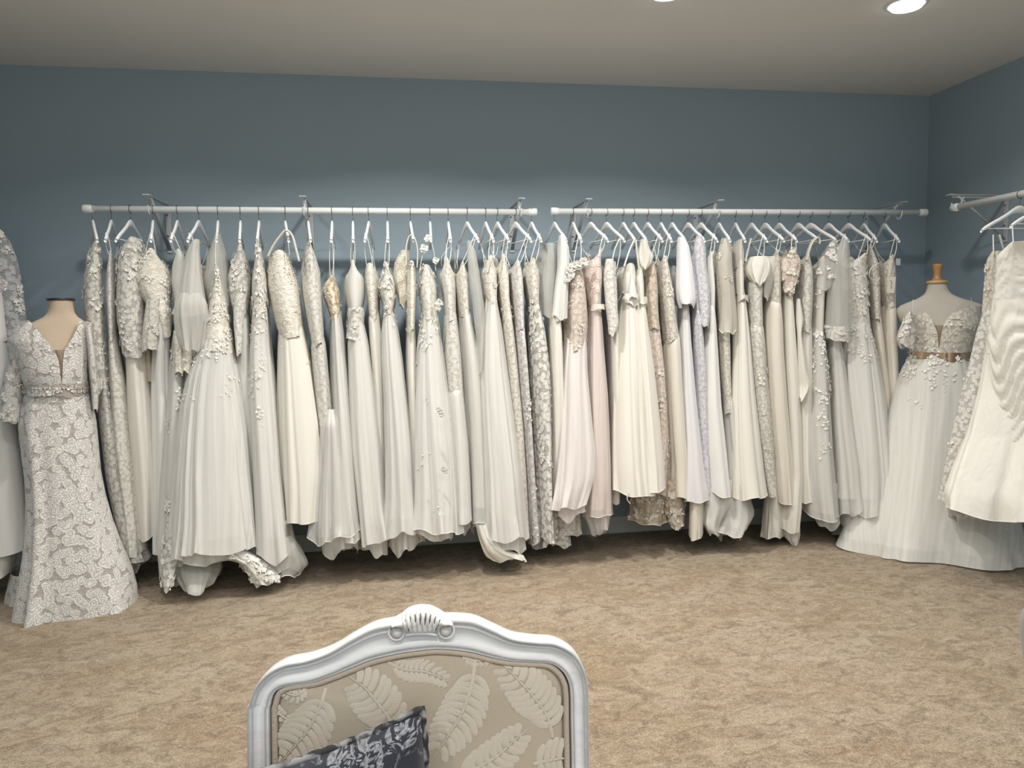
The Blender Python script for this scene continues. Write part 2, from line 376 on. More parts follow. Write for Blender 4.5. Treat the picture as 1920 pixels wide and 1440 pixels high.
# level string: "y:l,r y:l,r ..."
def P_(s):
    out = []
    for k in s.split():
        y, lr = k.split(':'); l, r = lr.split(','); out.append((float(y), float(l), float(r)))
    return np.array(out)
class Surf:
    """closed cloth tube hanging in the room; outline surveyed on the plane y = Yf"""
    def __init__(s, lv, Yf, hd, yaw, amp=0.008, k=None, amp0=0.15, rim=0.0, hem=0.01, pw=2.2, hembow=0.0, foldpow=1.0, grow=0.0, seed=0, wide=1.0, close=False, ruche=None):
        s.close = close; s.ruche = ruche
        A = P_(lv); s.tc = 0
        if close:
            ex = min(30, 0.25*(A[-1, 0]-A[0, 0])); A = np.vstack([[A[0, 0]-ex, A[0, 1], A[0, 2]], A]); s.tc = ex/(A[-1, 0]-A[0, 0])
        s.r = np.random.default_rng(seed)
        yy = np.linspace(A[0, 0], A[-1, 0], 200); ll = np.interp(yy, A[:, 0], A[:, 1]); rr = np.interp(yy, A[:, 0], A[:, 2])
        kk = max(3, int(200*22/(A[-1, 0]-A[0, 0]+1))); kk = min(kk, 31); kk += 1-kk % 2; ker = np.hanning(kk+2)[1:-1]; ker /= ker.sum()
        if hasattr(wide, '__len__'): W_ = np.interp(np.linspace(0, 1, 200), [q[0] for q in wide], [q[1] for q in wide])
        else: W_ = wide
        m_ = (ll+rr)/2; ll, rr = m_+(ll-m_)*W_, m_+(rr-m_)*W_
        def sm(v): p = np.r_[2*v[0]-v[kk//2:0:-1], v, 2*v[-1]-v[-2:-kk//2-1:-1]]; return np.convolve(p, ker, 'valid')[:len(v)]
        ll = sm(ll); rr = sm(rr)
        s.t = np.linspace(0, 1, 200)
        Y0, Y1 = (Yf if hasattr(Yf, '__len__') else (Yf, Yf)); h0, h1 = (hd if hasattr(hd, '__len__') else (hd, hd))
        YY = Y0+(Y1-Y0)*s.t**1.3; HH = h0+(h1-h0)*s.t
        a = np.array([atY(l, y, Y) for l, y, Y in zip(ll, yy, YY)]); b = np.array([atY(r, y, Y) for r, y, Y in zip(rr, yy, YY)])
        s.w = np.maximum((b[:, 0]-a[:, 0])/2, 0.003)+grow; s.F = (a+b)/2; s.F[:, 1] = YY-grow
        ctr = s.F; vdir = np.arctan2(ctr[:, 0], ctr[:, 1]) if yaw != 'flat' else np.zeros(200)
        ya = vdir if yaw in (None, 'flat') else 0.5*vdir+0.5*yaw
        s.d = np.stack([np.sin(ya), np.cos(ya), 0*ya], 1); s.p = np.stack([np.cos(ya), -np.sin(ya), 0*ya], 1)
        s.hd = HH+grow; s.C = s.F+s.d*s.hd[:, None]
        wh = s.w[-1]
        s.k = k if k else int(np.clip(round(2*math.pi*wh/0.05), 7, 34))
        s.amp = amp; s.amp0 = amp0; s.rim = rim; s.hem = hem; s.pw = pw; s.hembow = hembow; s.fp = foldpow
        s.ph = s.r.uniform(0, 6.28, 6); s.dr = s.r.uniform(-1.2, 1.2, 6)
    def fold(s, phi, t):
        k = s.k; ww = phi+0.22*np.sin(2*phi+s.ph[5]+0.8*t)+0.12*np.sin(5*phi+s.ph[4]-1.1*t)
        k1, k2, k3, k4 = max(2, round(k*0.42)), max(3, round(k*0.7)), max(5, round(k*1.15)), round(k*2.1)
        f = 0.6*np.sin(k1*ww+s.ph[0]+s.dr[0]*t)+0.5*np.sin(k2*ww+s.ph[1]+s.dr[1]*t*1.6)*(0.6+0.4*np.sin(2*ww+s.ph[2]))+0.17*np.sin(k3*ww+s.ph[3]+s.dr[2]*2.2*t)+0.03*np.sin(k4*ww+s.ph[4]+s.dr[3]*3*t)
        if s.fp != 1.0: f = np.sign(f)*np.abs(f)**s.fp
        return f
    def pos(s, phi, t):
        phi = np.asarray(phi, float); t = np.asarray(t, float)
        g = lambda v: np.interp(t, s.t, v)
        C = np.stack([g(s.C[:, i]) for i in range(3)], -1); d = np.stack([g(s.d[:, i]) for i in range(3)], -1); p = np.stack([g(s.p[:, i]) for i in range(3)], -1)
        w_ = g(s.w); h_ = g(s.hd); e = 2/s.pw
        c, q = np.cos(phi), np.sin(phi); cc = np.sign(c)*np.abs(c)**e; qq = np.sign(q)*np.abs(q)**e
        f = s.fold(phi, t); a = s.amp*(s.amp0+(1-s.amp0)*np.clip(t, 0, 1)**0.8)*(1+0.6*np.clip((t-0.88)/0.12, 0, 1)); a = np.minimum(a, 0.4*w_)*f
        if s.close:
            q_ = np.clip(t/(s.tc+1e-6), 0, 1); q_ = 0.72+0.28*q_*q_*(3-2*q_); w_ = w_*q_; h_ = h_*q_
        if s.ruche:
            ra, rn, sl = s.ruche; g2 = np.sin(math.pi*(rn*t+sl*phi*0.9+0.7*np.sin(5*t+2*phi+s.ph[1])+0.5*np.sin(4*phi-6*t+s.ph[0]))); a = a+ra*(np.abs(g2)**0.6-0.5)*np.clip(t*8, 0, 1)
        if s.close: C = C+d*((0.006*np.clip(1-t/(s.tc+0.05), 0, 1)))[..., None]
        out = C-d*((h_+a)*cc)[..., None]+p*((w_+a*0.8)*qq)[..., None]
        top = np.clip(1-t/0.16, 0, 1)**1.5; bot = np.clip((t-0.9)/0.1, 0, 1)
        out[..., 2] += s.rim*np.cos(2*phi)*top+s.hem*bot*(0.7*f+0.9*np.sin(2*phi+s.ph[5])+0.5*np.sin(5*phi+s.ph[2]))-s.hembow*bot*(1-np.cos(phi))/2
        return out
def surf_obj(name, s, mat, parent, nphi=None, nz=None, tr=(0.0, 1.0), extra=None):
    nphi = nphi or int(np.clip(s.k*9, 84, 220)); zl = abs(s.F[0, 2]-s.F[-1, 2])*(tr[1]-tr[0]); nz = nz or int(np.clip(zl/0.018, 10, 70))
    ph = np.linspace(-math.pi, math.pi, nphi+1); tt = np.linspace(tr[0], tr[1], nz)
    PH, TT = np.meshgrid(ph, tt); V = s.pos(PH, TT)
    seg = np.linalg.norm(np.diff(V[:, :, :2], axis=1), axis=2); U = np.c_[np.zeros(nz), np.cumsum(seg, 1)]; U -= U[:, [nphi//2]]
    n1 = nphi+1; Fc = [(i*n1+j, (i+1)*n1+j, (i+1)*n1+j+1, i*n1+j+1) for i in range(nz-1) for j in range(nphi)]
    uv = np.stack([U+0.37*parent_loc(parent)[0], V[:, :, 2]], -1).reshape(-1, 2)
    V = V.reshape(-1, 3)
    if not extra: return mesh(name, V, Fc, mat, parent, uv=uv)
    ms = [mat]; mi = [0]*len(Fc)
    for (pv, pf, pm) in extra:
        if pm not in ms: ms.append(pm)
        n0 = len(V); V = np.vstack([V, pv]); Fc = Fc+[tuple(i+n0 for i in f) for f in pf]; mi += [ms.index(pm)]*len(pf)
        pv = np.array(pv); uv = np.vstack([uv, pv[:, [0, 2]]])
    return mesh(name, V, Fc, ms, parent, uv=uv, midx=mi)
def petals(s, mat, n, t0, t1, size=0.014, phr=1.5, seed=0, fade=True, name='lace_applique', flower=0.5, off=0.003):
    r = np.random.default_rng(seed+99); V = []; Fc = []
    cl = r.uniform(-phr, phr, max(4, n//9)); ct = t0+(t1-t0)*(r.uniform(0, 1, len(cl))**(1.6 if fade else 1.0))
    for i in range(n):
        j = r.integers(len(cl)); ph = cl[j]+r.normal(0, 0.16); t = np.clip(ct[j]+r.normal(0, 0.022), t0, min(t1*1.05, 0.995))
        P = s.pos([ph, ph+0.04, ph], [t, t, min(t+0.01, 1)]); o = P[0]; a = P[1]-P[0]; b = P[0]-P[2]
        a /= np.linalg.norm(a)+1e-9; nn = np.cross(a, b); nn /= np.linalg.norm(nn)+1e-9; b = np.cross(nn, a)
        out = o-np.array([np.interp(t, s.t, s.C[:, q]) for q in range(3)]); 
        if nn@out < 0: nn = -nn
        o = o+nn*(off+r.uniform(0, 0.002)); m = 5 if r.random() < flower else 1; th0 = r.uniform(0, 6.28); Lh = size*r.uniform(0.6, 1.3)*(0.62 if m == 5 else 1.0)
        for q in range(m):
            th = th0+q*6.283/5; e = a*math.cos(th)+b*math.sin(th); g = np.cross(nn, e); wd = Lh*(0.36 if m == 5 else 0.22)
            k0 = len(V); V += [o, o+e*Lh*0.45+g*wd+nn*0.0022, o+e*Lh*0.5+nn*0.0005, o+e*Lh*0.45-g*wd+nn*0.0022, o+e*Lh+nn*r.uniform(0, 0.004)]
            Fc += [(k0, k0+2, k0+1), (k0, k0+3, k0+2), (k0+2, k0+4, k0+1), (k0+3, k0+4, k0+2)]
    return V, Fc, mat
def ribbon(name, pts, wd, mat, parent, flat=0.25, n=16, seg=6):
    b = MB(); b.tube(smoothpath(pts, n), wd, seg, flat=flat); return b.build(name, mat, parent)
def rosette(center, rad, mat, parent, seed, name='fabric_flower'):
    r = np.random.default_rng(seed); V = []; Fc = []; c = np.array(center, float)
    for ring, (m, R_, lift) in enumerate(((7, 1.0, 0.15), (6, 0.7, 0.4), (4, 0.4, 0.7))):
        for q in range(m):
            th = 6.283*q/m+r.uniform(0, 0.6); e = np.array([math.cos(th), 0, math.sin(th)]); g = np.array([-math.sin(th), 0, math.cos(th)]); n = np.array([0, -1, 0])
            k0 = len(V); Lh = rad*R_*r.uniform(0.8, 1.15)
            for u in range(5):
                uu = u/4
                for v in range(5):
                    vv = v/2-1; wd = Lh*0.5*math.sin(math.pi*min(uu*0.85+0.12, 1))
                    V.append(c+e*(Lh*uu)+g*(wd*vv)+n*(rad*(0.35*lift+0.25*uu*lift+0.12*vv*vv+r.uniform(-0.02, 0.02))))
            Fc += [(k0+i*5+j, k0+i*5+j+1, k0+(i+1)*5+j+1, k0+(i+1)*5+j) for i in range(4) for j in range(4)]
    return mesh(name, V, Fc, mat, parent)

IV = (0.76, 0.74, 0.68); WH = (0.77, 0.77, 0.755); CR = (0.74, 0.70, 0.62); CH = (0.62, 0.54, 0.42); BL = (0.74, 0.60, 0.53)
LV = (0.69, 0.69, 0.73); GR = (0.66, 0.66, 0.62); TAN = (0.66, 0.53, 0.41); PK = (0.80, 0.72, 0.69); SHD = (0.74, 0.74, 0.71)
exec_names = {}
# ------------------------------------------------------------------ gowns
def solve_yaw(hx, tip_px, rail_y=RY, rz_=RZ):
    best = None
    for a in np.linspace(-1.2, 1.2, 481):
        x = proj((hx+HL*math.sin(a), rail_y-HL*math.cos(a), rz_-0.16))[0]
        if best is None or abs(x-tip_px) < best[0]: best = (abs(x-tip_px), a)
    return best[1]
GN = [0]
def piece(root, part, mat, lv, Yf=3.79, hd=(0.15, 0.17), amp=0.008, under=None, pet=None, yaw=None, trim=None, label=None, seedx=0, flounce=True, **kw):
    GN[0] += 1; sd = GN[0]*13+seedx
    if part == 'bodice' and yaw is not None:
        kw.setdefault('wide', [(0, 0.86), (0.12, 0.98), (0.35, 1.12), (0.7, 1.02), (1.0, 0.94)]); kw.setdefault('rim', 0.028)
        if kw['rim'] < 0.02: kw['rim'] = 0.02
    kw.setdefault('wide', [(0, 0.94), (0.15, 1.08), (0.5, 1.14), (1, 1.14)] if part in ('skirt', 'overskirt') else 1.06)
    own = kw.pop('own', False)
    if part in ('skirt', 'overskirt'): amp *= 1.3
    if part == 'skirt' and yaw is not None: root['_yb'] = float(Yf[1] if hasattr(Yf, '__len__') else Yf)
    if part in ('train', 'lining_tail', 'petticoat', 'ruffle') and '_yb' in root and yaw is None and not own and part+lv[:3] != 'ruffle560': Yf = root['_yb']+0.05
    kw.setdefault('close', part in ('skirt', 'overskirt', 'sleeve_ruffle'))
    s = Surf(lv, Yf, hd, yaw, amp=amp, seed=sd, **kw)
    ex = []
    if pet:
        for q, pp in enumerate(pet if isinstance(pet, list) else [pet]):
            ex.append(petals(s, pp[4], pp[0], pp[1], pp[2], pp[3], phr=pp[5] if len(pp) > 5 else 1.4, seed=sd+q, flower=pp[6] if len(pp) > 6 else 0.5))
    o = surf_obj(part, s, mat, root, extra=ex)
    if label: o['label'] = label
    if under:
        um, g, t1 = under; kw2 = dict(kw); kw2['grow'] = kw.get('grow', 0)-g
        s2 = Surf(lv, Yf, hd, yaw, amp=amp*0.9, seed=sd, **kw2); s2.hem *= 0.5
        surf_obj('lining', s2, um, o, tr=(0.0, t1))
    if under and part in ('skirt', 'overskirt') and flounce:      # lower, narrower layer peeping out under the hem
        A = P_(lv); y1, l1, r1 = A[-1]; q = np.random.default_rng(sd); dn = q.uniform(8, 26); cx_ = (l1+r1)/2+q.uniform(-0.12, 0.12)*(r1-l1); hw_ = (r1-l1)*q.uniform(0.36, 0.5)
        sf_ = Surf('%f:%f,%f %f:%f,%f %f:%f,%f' % (y1-70, cx_-hw_*0.8, cx_+hw_*0.8, y1-10, cx_-hw_, cx_+hw_, y1+dn, cx_-hw_*0.96, cx_+hw_*0.96), (Yf[1] if hasattr(Yf, '__len__') else Yf)+0.055, (hd[1]*0.7, hd[1]*0.7), yaw, amp=0.015, seed=sd+5, hem=0.022, amp0=0.5)
        surf_obj('underskirt', sf_, mat, root)
    if trim:      # rolled edge along the hem
        ph = np.linspace(-math.pi, math.pi, 160); P = s.pos(ph, np.ones(160)); b = MB(); b.tube(P[:-1], trim[1], 5, closed=True); b.build('hem_trim', trim[0], o)
    return s
def rail_gown(hook, tip, short, hlabel, label, top='thin', group='bridal gowns on the back wall rails', smat=None):
    z = RZ-(0.0205-0.0185)+0.0; hx = atY(hook, 397, RY)[0]
    a = solve_yaw(hx, tip)
    place_hanger((hx, RY, RZ-0.0015), a, hlabel)
    root = empty('bridal_gown', (hx, RY, 1.0), label, 'wedding dress', group)
    root['_a'] = a
    return root, hx, -a, a
def hang_pt(hx, a, u, dz=0.0, ry=RY):     # a point on the top of the hanger arm
    zt = -0.052+hang_prof(u)+dz
    return np.array([hx-u*HL*math.sin(a)*-1*-1 if False else hx+(-u)*HL*math.sin(a)*1.0, ry+u*HL*math.cos(a), RZ+zt])
def straps(root, hx, a, s, mat, kind='thin', t=0.0, name='strap', back=True, u=0.8, spread=0.5):
    for sgn in ((-1, 1) if back else (-1,)):
        top = hang_pt(hx, a, sgn*u, 0.004)
        base = 0.0 if sgn < 0 else math.pi
        for q, off in enumerate((-spread, spread)):
            e = s.pos([base+off], [0.02])[0]
            mid = (top+e)/2+np.array([0.006*(1 if q else -1), -0.004 if sgn < 0 else 0.004, -0.01])
            r = {'thin': 0.0019, 'wide': 0.007, 'tulle': 0.014}[kind]
            b = MB(); P = smoothpath([top+np.array([0.004*(1 if q else -1), 0, 0]), mid, e], 14)
            b.tube(P, r, 6, flat=1.0 if kind == 'thin' else 0.3); b.build(name, mat, root)
def arch(root, pts, Yf, wd, mat, name='shoulder_strap', flat=0.35, pet=None):
    P = smoothpath([atY(x, y, Yf) for x, y in pts], 26); b = MB(); b.tube(P, wd, 8, flat=flat); return b.build(name, mat, root)

T6 = tulle(SHD, 0.62); T7 = tulle(SHD, 0.8); T5 = tulle(SHD, 0.42); TI = tulle(IV, 0.7); TG = tulle(GR, 0.5); TP = tulle(PK, 0.62)
LN = cloth(WH); LNI = cloth(IV); CRP = cloth(IV, 0.6); CRC = cloth(CR, 0.6); CRW = cloth(WH, 0.6); CLV = cloth(LV, 0.6); CPK = cloth(PK, 0.7)
LC = lace((0.82, 0.81, 0.76), (0.60, 0.58, 0.52), 52); LCB = lace((0.81, 0.78, 0.71), (0.58, 0.53, 0.46), 54)
LCS = lace((0.82, 0.81, 0.77), (0.58, 0.56, 0.51), 46, sheer=0.75); LBL = lace((0.76, 0.68, 0.61), (0.60, 0.49, 0.43), 50); LTN = lace((0.70, 0.62, 0.52), (0.50, 0.41, 0.33), 50)
LLV = lace((0.75, 0.75, 0.795), (0.58, 0.58, 0.64), 50); BD = beaded((0.78, 0.76, 0.69), (0.65, 0.61, 0.53)); BDG = beaded((0.74, 0.68, 0.55), (0.42, 0.33, 0.22))
SAT = satin((0.77, 0.755, 0.70)); PT = cloth((0.86, 0.85, 0.80), 0.55, weave=0.3); PTB = cloth((0.84, 0.80, 0.72), 0.55, weave=0.3)

def full(short, hook, tip, hlab, label):
    r, hx, y, a = rail_gown(hook, tip, short, hlab, label); return r, hx, y, a
def hl(s): return 'white hanger on the rail holding '+s
# --- left rail
r, hx, y, a = full('', 173, 182, hl('the leftmost leaf lace gown'), 'leftmost gown on the left rail, sheer lace with leaf sleeve beside the mannequin')
s = piece(r, 'sleeve', LCS, '452:176,186 480:166,190 520:160,192 560:158,193 620:164,195 690:172,197 735:178,196', amp=0.004, pet=(150, 0.05, 0.95, 0.018, PT, 1.2, 0.3), yaw=y, hd=(0.1, 0.08))
s = piece(r, 'skirt', LCS, '500:168,190 620:176,198 700:182,205 800:190,220 900:202,238 1000:222,258 1055:236,280', yaw=y, Yf=3.81, pet=(120, 0.2, 1.0, 0.016, PT, 1.2, 0.3), under=(LNI, 0.01, 0.9), amp=0.01)
r, hx, y, a = full('', 208, 197, hl('the narrow lace gown second from left'), 'narrow lace gown, second from the left end of the left rail')
s = piece(r, 'bodice', LC, '478:202,211 500:197,212 560:196,214 640:200,216', amp=0.002, rim=0.01, yaw=y); straps(r, hx, a, s, T7)
piece(r, 'skirt', LC, '640:200,216 720:203,232 850:212,245 960:226,258 1045:236,268', yaw=y, amp=0.009)
r, hx, y, a = full('', 244, 217, hl('the long lace sleeve gown with satin skirt'), 'gown with a long appliqued lace sleeve and smooth satin skirt, third on the left rail')
s = piece(r, 'sleeve', LCS, '443:240,252 455:226,262 490:215,264 560:214,262 600:216,264 640:224,266 668:228,266', amp=0.003, pet=(220, 0.02, 0.98, 0.017, PT), yaw=y, Yf=3.77, hd=(0.12, 0.07))
piece(r, 'bodice', LC, '500:222,262 600:226,262 660:228,266', Yf=3.83, yaw=y, amp=0.002)
piece(r, 'skirt', CRP, '650:228,266 720:231,272 800:234,280 900:244,288 1012:254,292', yaw=y, amp=0.011, k=9, trim=(CRP, 0.0015))
r, hx, y, a = full('', 286, 283, hl('the off-shoulder beaded gown'), 'off-shoulder gown with beaded lace top and champagne lining, fourth on the left rail')
s = piece(r, 'bodice', BD, '476:268,298 490:250,312 520:250,318 560:266,318 590:290,322 630:300,322', amp=0.004, yaw=y, Yf=3.78, pet=(230, 0.02, 0.8, 0.014, PT, 1.5), hd=(0.13, 0.13)); straps(r, hx, a, s, T7)
piece(r, 'sleeve', LC, '560:276,300 610:270,298 640:268,296 658:268,294', Yf=3.755, hd=(0.05, 0.05), amp=0.004, pet=(60, 0.5, 1, 0.013, PT))
piece(r, 'inner_bodice', cloth(CH), '500:246,262 560:255,275 640:266,284 720:274,290', Yf=3.86, hd=(0.1, 0.1), amp=0.003)
piece(r, 'skirt', CRW, '600:288,318 700:284,318 800:286,322 900:288,320 1040:288,318', yaw=y, amp=0.01, k=11)
r, hx, y, a = full('', 332, 320, hl('the gown with beaded sleeve cuffs and lace train'), 'gown with draped tulle shoulder, beaded cuffs and lace train, fifth on the left rail')
s = piece(r, 'bodice', T7, '474:324,344 490:318,358 530:318,352 580:324,346 640:320,345', amp=0.006, yaw=y, Yf=3.80, rim=0.01, under=(LNI, 0.006, 1)); straps(r, hx, a, s, T7, 'wide')
piece(r, 'sleeve', BD, '620:325,338 660:327,342 700:328,344', Yf=3.74, hd=(0.03, 0.03), amp=0.002, pet=(50, 0.0, 1, 0.012, PT))
piece(r, 'sleeve', BD, '640:344,358 665:343,360 702:340,357', Yf=3.74, hd=(0.03, 0.03), amp=0.002, pet=(50, 0.0, 1, 0.012, PT))
piece(r, 'skirt', T6, '640:318,346 720:312,346 820:304,345 920:298,345 1030:294,345 1085:300,345', Yf=(3.78, 3.66), yaw=y, amp=0.012, under=(LN, 0.012, 0.9), pet=(60, 0.1, 0.4, 0.014, PT))
piece(r, 'train', LCS, '930:313,345 980:312,345 1040:306,342 1085:304,330 1108:306,322', own=True, Yf=(3.70, 3.58), hd=(0.05, 0.08), amp=0.01, pet=(220, 0.05, 1.0, 0.022, PT))
r, hx, y, a = full('', 372, 352, hl('the tulle cape sleeve gown'), 'gown with a long gathered tulle sleeve over a lace midriff, sixth on the left rail')
piece(r, 'sleeve', T6, '448:362,374 470:352,374 520:340,378 580:330,388 590:328,390', Yf=3.73, hd=(0.05, 0.07), amp=0.008, k=12, under=(T6, 0.012, 1))
piece(r, 'sleeve_ruffle', tulle(GR, 0.62), '570:330,386 600:328,392 640:335,384 655:340,380', Yf=3.71, hd=(0.05, 0.04), amp=0.010, k=15)
s = piece(r, 'bodice', LCB, '500:350,385 580:345,385 650:348,380', yaw=y, Yf=3.80, amp=0.003); straps(r, hx, a, s, T7, 'wide')
piece(r, 'skirt', LCS, '640:346,378 740:336,384 860:330,390 1000:325,395 1060:330,410', yaw=y, Yf=(3.80, 3.72), amp=0.012, under=(LNI, 0.01, 0.925), pet=(90, 0.0, 0.5, 0.014, PT))
piece(r, 'train', tulle(GR, 0.55), '1000:330,405 1050:325,412 1085:330,410 1112:345,395', own=True, Yf=(3.74, 3.56), hd=(0.1, 0.1), amp=0.014, under=(tulle(GR, 0.5), 0.02, 1))
r, hx, y, a = full('', 408, 406, hl('the widest tulle ball gown'), 'widest white tulle ball gown with lace point bodice and open V tulle top, left rail')
piece(r, 'illusion_top', TG, '436:402,412 455:395,418 480:386,424 520:378,428 560:386,432 600:394,428', Yf=3.78, hd=(0.16, 0.13), amp=0.002, yaw=y, rim=0.0)
arch(r, [(406, 440), (404, 470), (405, 505)], 3.745, 0.004, PT, 'strap')
s = piece(r, 'bodice', BD, '504:403,409 530:399,415 570:392,424 610:384,430 660:374,440', amp=0.002, yaw=y, Yf=(3.75, 3.70), hd=(0.12, 0.12), pet=(260, 0.0, 1, 0.013, PT, 1.5))
piece(r, 'skirt', T7, '640:378,434 700:354,446 760:342,455 820:336,462 900:330,468 960:328,474 1046:322,480', Yf=(3.71, 3.55), hd=(0.13, 0.2), yaw=y, amp=0.011, k=34, under=(LN, 0.014, 0.925), pet=[(180, 0.0, 0.2, 0.015, PT, 1.5), (60, 0.1, 0.4, 0.013, PT, 1.3)], hem=0.02)
piece(r, 'train', LCS, '1020:380,420 1060:452,492 1085:468,520 1098:480,522', Yf=(3.66, 3.62), hd=(0.08, 0.04), amp=0.008, pet=(110, 0.3, 1, 0.02, PT, 1.5))
r, hx, y, a = full('', 450, 449, hl('the short lace sleeve gown beside the ball gown'), 'lace gown with pointed elbow sleeve, between the wide ball gown and a ruffled lace gown')
s = piece(r, 'bodice', LCS, '452:447,453 480:436,462 520:425,472 560:428,470 600:438,466', amp=0.003, yaw=y, pet=(120, 0.0, 1, 0.016, PT), under=(T5, 0.006, 1))
piece(r, 'sleeve', LC, '550:440,462 600:438,456 640:441,455 665:443,452', Yf=3.75, hd=(0.04, 0.03), amp=0.003)
piece(r, 'skirt', T7, '600:436,470 700:440,476 800:446,486 900:452,496 1000:456,510 1060:458,515', yaw=y, amp=0.01, Yf=(3.80, 3.74), under=(LNI, 0.01, 0.925))
r, hx, y, a = full('', 485, 482, hl('the ruffled lace sleeve gown'), 'gown with ruffled lace cap and vine lace skirt, left of the beaded champagne gown')
s = piece(r, 'bodice', LC, '455:481,487 480:476,492 520:471,500 560:470,503 600:468,500 660:468,492', amp=0.005, yaw=y, Yf=3.76, pet=(160, 0.0, 1, 0.02, PT))
piece(r, 'skirt', T7, '560:474,500 660:466,506 740:466,514 820:470,520 900:474,526 1000:478,538 1050:480,545', Yf=(3.77, 3.62), yaw=y, amp=0.012, under=(LN, 0.012, 0.925), pet=(150, 0.08, 0.5, 0.014, PT, 1.1), hem=0.02)
piece(r, 'train', T5, '1010:500,545 1040:506,565 1068:512,578 1084:520,560', Yf=(3.66, 3.60), hd=(0.06, 0.06), amp=0.014, trim=(LN, 0.002))
r, hx, y, a = full('', 534, 541, hl('the beaded champagne gown with arched strap'), 'beaded champagne gown with one arched shoulder strap and ivory panelled skirt')
arch(r, [(502, 482), (512, 462), (526, 442), (537, 432), (548, 442), (556, 470), (561, 490)], 3.78, 0.016, TI)
arch(r, [(540, 452), (543, 478)], 3.74, 0.003, PT, 'strap')
s = piece(r, 'bodice', BD, '476:502,546 500:502,551 540:505,560 580:512,567 630:523,574', amp=0.004, k=9, yaw=y, Yf=3.76, hd=(0.13, 0.14), rim=0.012, pet=(200, 0.0, 1, 0.009, PTB, 1.5))
piece(r, 'skirt', CRP, '620:524,573 700:525,588 800:527,600 900:530,608 985:536,600', Yf=(3.77, 3.67), yaw=y, amp=0.014, k=17, pet=(70, 0.0, 0.6, 0.007, PTB, 1.2), trim=(T7, 0.002))
r, hx, y, a = full('', 577, 582, hl('the pale lace column gown under the middle bracket'), 'pale lace column gown hanging nearest the middle bracket of the left rail')
piece(r, 'illusion_top', LCS, '452:575,583 480:568,594 510:565,602 540:567,602', yaw=y, amp=0.002)
arch(r, [(582, 455), (586, 495)], 3.75, 0.003, PT, 'strap')
s = piece(r, 'bodice', LC, '505:568,600 540:567,603 600:576,608 650:584,612', yaw=y, Yf=3.77, amp=0.003)
piece(r, 'skirt', LC, '650:584,612 700:588,616 800:598,626 900:604,640', yaw=y, amp=0.008, Yf=3.77)
piece(r, 'overskirt', T6, '800:604,640 880:596,656 960:588,668 1015:586,674', Yf=(3.72, 3.62), yaw=y, amp=0.014, under=(tulle(SHD, 0.6), 0.02, 0.97), trim=(LN, 0.0018), hem=0.02)
r, hx, y, a = full('', 622, 621, hl('the gold beaded bodice gown'), 'gown with thin straps and antique gold beaded bodice over a white tulle skirt')
s = piece(r, 'bodice', BDG, '520:618,628 528:604,632 550:605,636 580:614,639 600:618,640', yaw=y, amp=0.002, rim=0.02, pet=(90, 0.0, 1, 0.009, PTB)); straps(r, hx, a, s, T7)
piece(r, 'skirt', T7, '596:619,640 650:620,646 740:622,656 850:627,668 950:632,676 1022:632,684', yaw=y, Yf=(3.79, 3.68), amp=0.012, under=(LNI, 0.012, 0.925), hem=0.02, trim=(LN, 0.0015))
r, hx, y, a = full('', 661, 662, hl('the knotted waist gown'), 'pale gown with long thin straps, sheer cups and a twisted knot at the waist')
s = piece(r, 'bodice', T7, '498:655,668 515:647,681 550:646,684 575:650,682 592:655,678', yaw=y, amp=0.003, rim=0.03, under=(LNI, 0.005, 1)); straps(r, hx, a, s, T7, u=0.9)
piece(r, 'waist_knot', LCS, '576:652,681 588:650,684 600:652,682 640:647,684', Yf=3.765, yaw=y, amp=0.006, pet=(60, 0, 1, 0.012, PT))
piece(r, 'skirt', T7, '600:652,682 650:650,692 740:652,704 850:657,716 950:668,722 1020:676,732', yaw=y, Yf=(3.78, 3.66), amp=0.013, under=(LNI, 0.012, 0.925), hem=0.02)
r, hx, y, a = full('', 691, 684, hl('the slim beaded gown between knot and floral gowns'), 'slim beaded lace gown set back between the knotted gown and the floral shoulder gown')
s = piece(r, 'bodice', BD, '500:680,706 540:684,708 600:690,710', yaw=y, Yf=3.80, amp=0.003, rim=0.02); straps(r, hx, a, s, T7)
piece(r, 'skirt', LNI, '600:688,711 700:696,718 800:702,722 950:708,730 1025:712,735', yaw=y, Yf=3.80, amp=0.009)
r, hx, y, a = full('', 726, 727, hl('the floral cup bodice gown'), 'gown with raised floral lace cups narrowing to a knot over a smooth white skirt')
s = piece(r, 'bodice', LC, '503:718,732 515:713,737 545:710,742 570:716,742 585:719,738', yaw=y, Yf=3.76, amp=0.004, pet=(180, 0.0, 1, 0.017, PT)); straps(r, hx, a, s, T7, u=0.9)
piece(r, 'skirt', T7, '580:719,738 620:715,746 680:715,754 760:720,762 850:722,772 940:722,778 1010:716,786', yaw=y, Yf=(3.77, 3.64), amp=0.009, under=(LN, 0.011, 0.925), hem=0.02, pet=(50, 0.0, 0.12, 0.014, PT))
r, hx, y, a = full('', 769, 775, hl('the keyhole strap column gown'), 'narrow cream beaded column gown with a looped keyhole strap, gauzy taupe puff beside it')
arch(r, [(762, 500), (761, 470), (765, 448), (771, 440), (778, 448), (783, 470), (782, 502)], 3.76, 0.009, TI)
piece(r, 'puff_sleeve', lace((0.70, 0.66, 0.57), (0.50, 0.45, 0.37), 26), '468:752,766 490:740,768 520:738,768 550:744,766 572:748,760', Yf=3.82, hd=(0.08, 0.07), amp=0.007)
s = piece(r, 'bodice', BD, '500:764,782 560:763,782 620:763,780', yaw=y, Yf=3.76, amp=0.002, pet=(60, 0, 1, 0.008, PTB))
piece(r, 'skirt', LNI, '618:763,780 700:764,782 800:768,786 900:772,792 1020:774,800', yaw=y, Yf=3.79, amp=0.008)
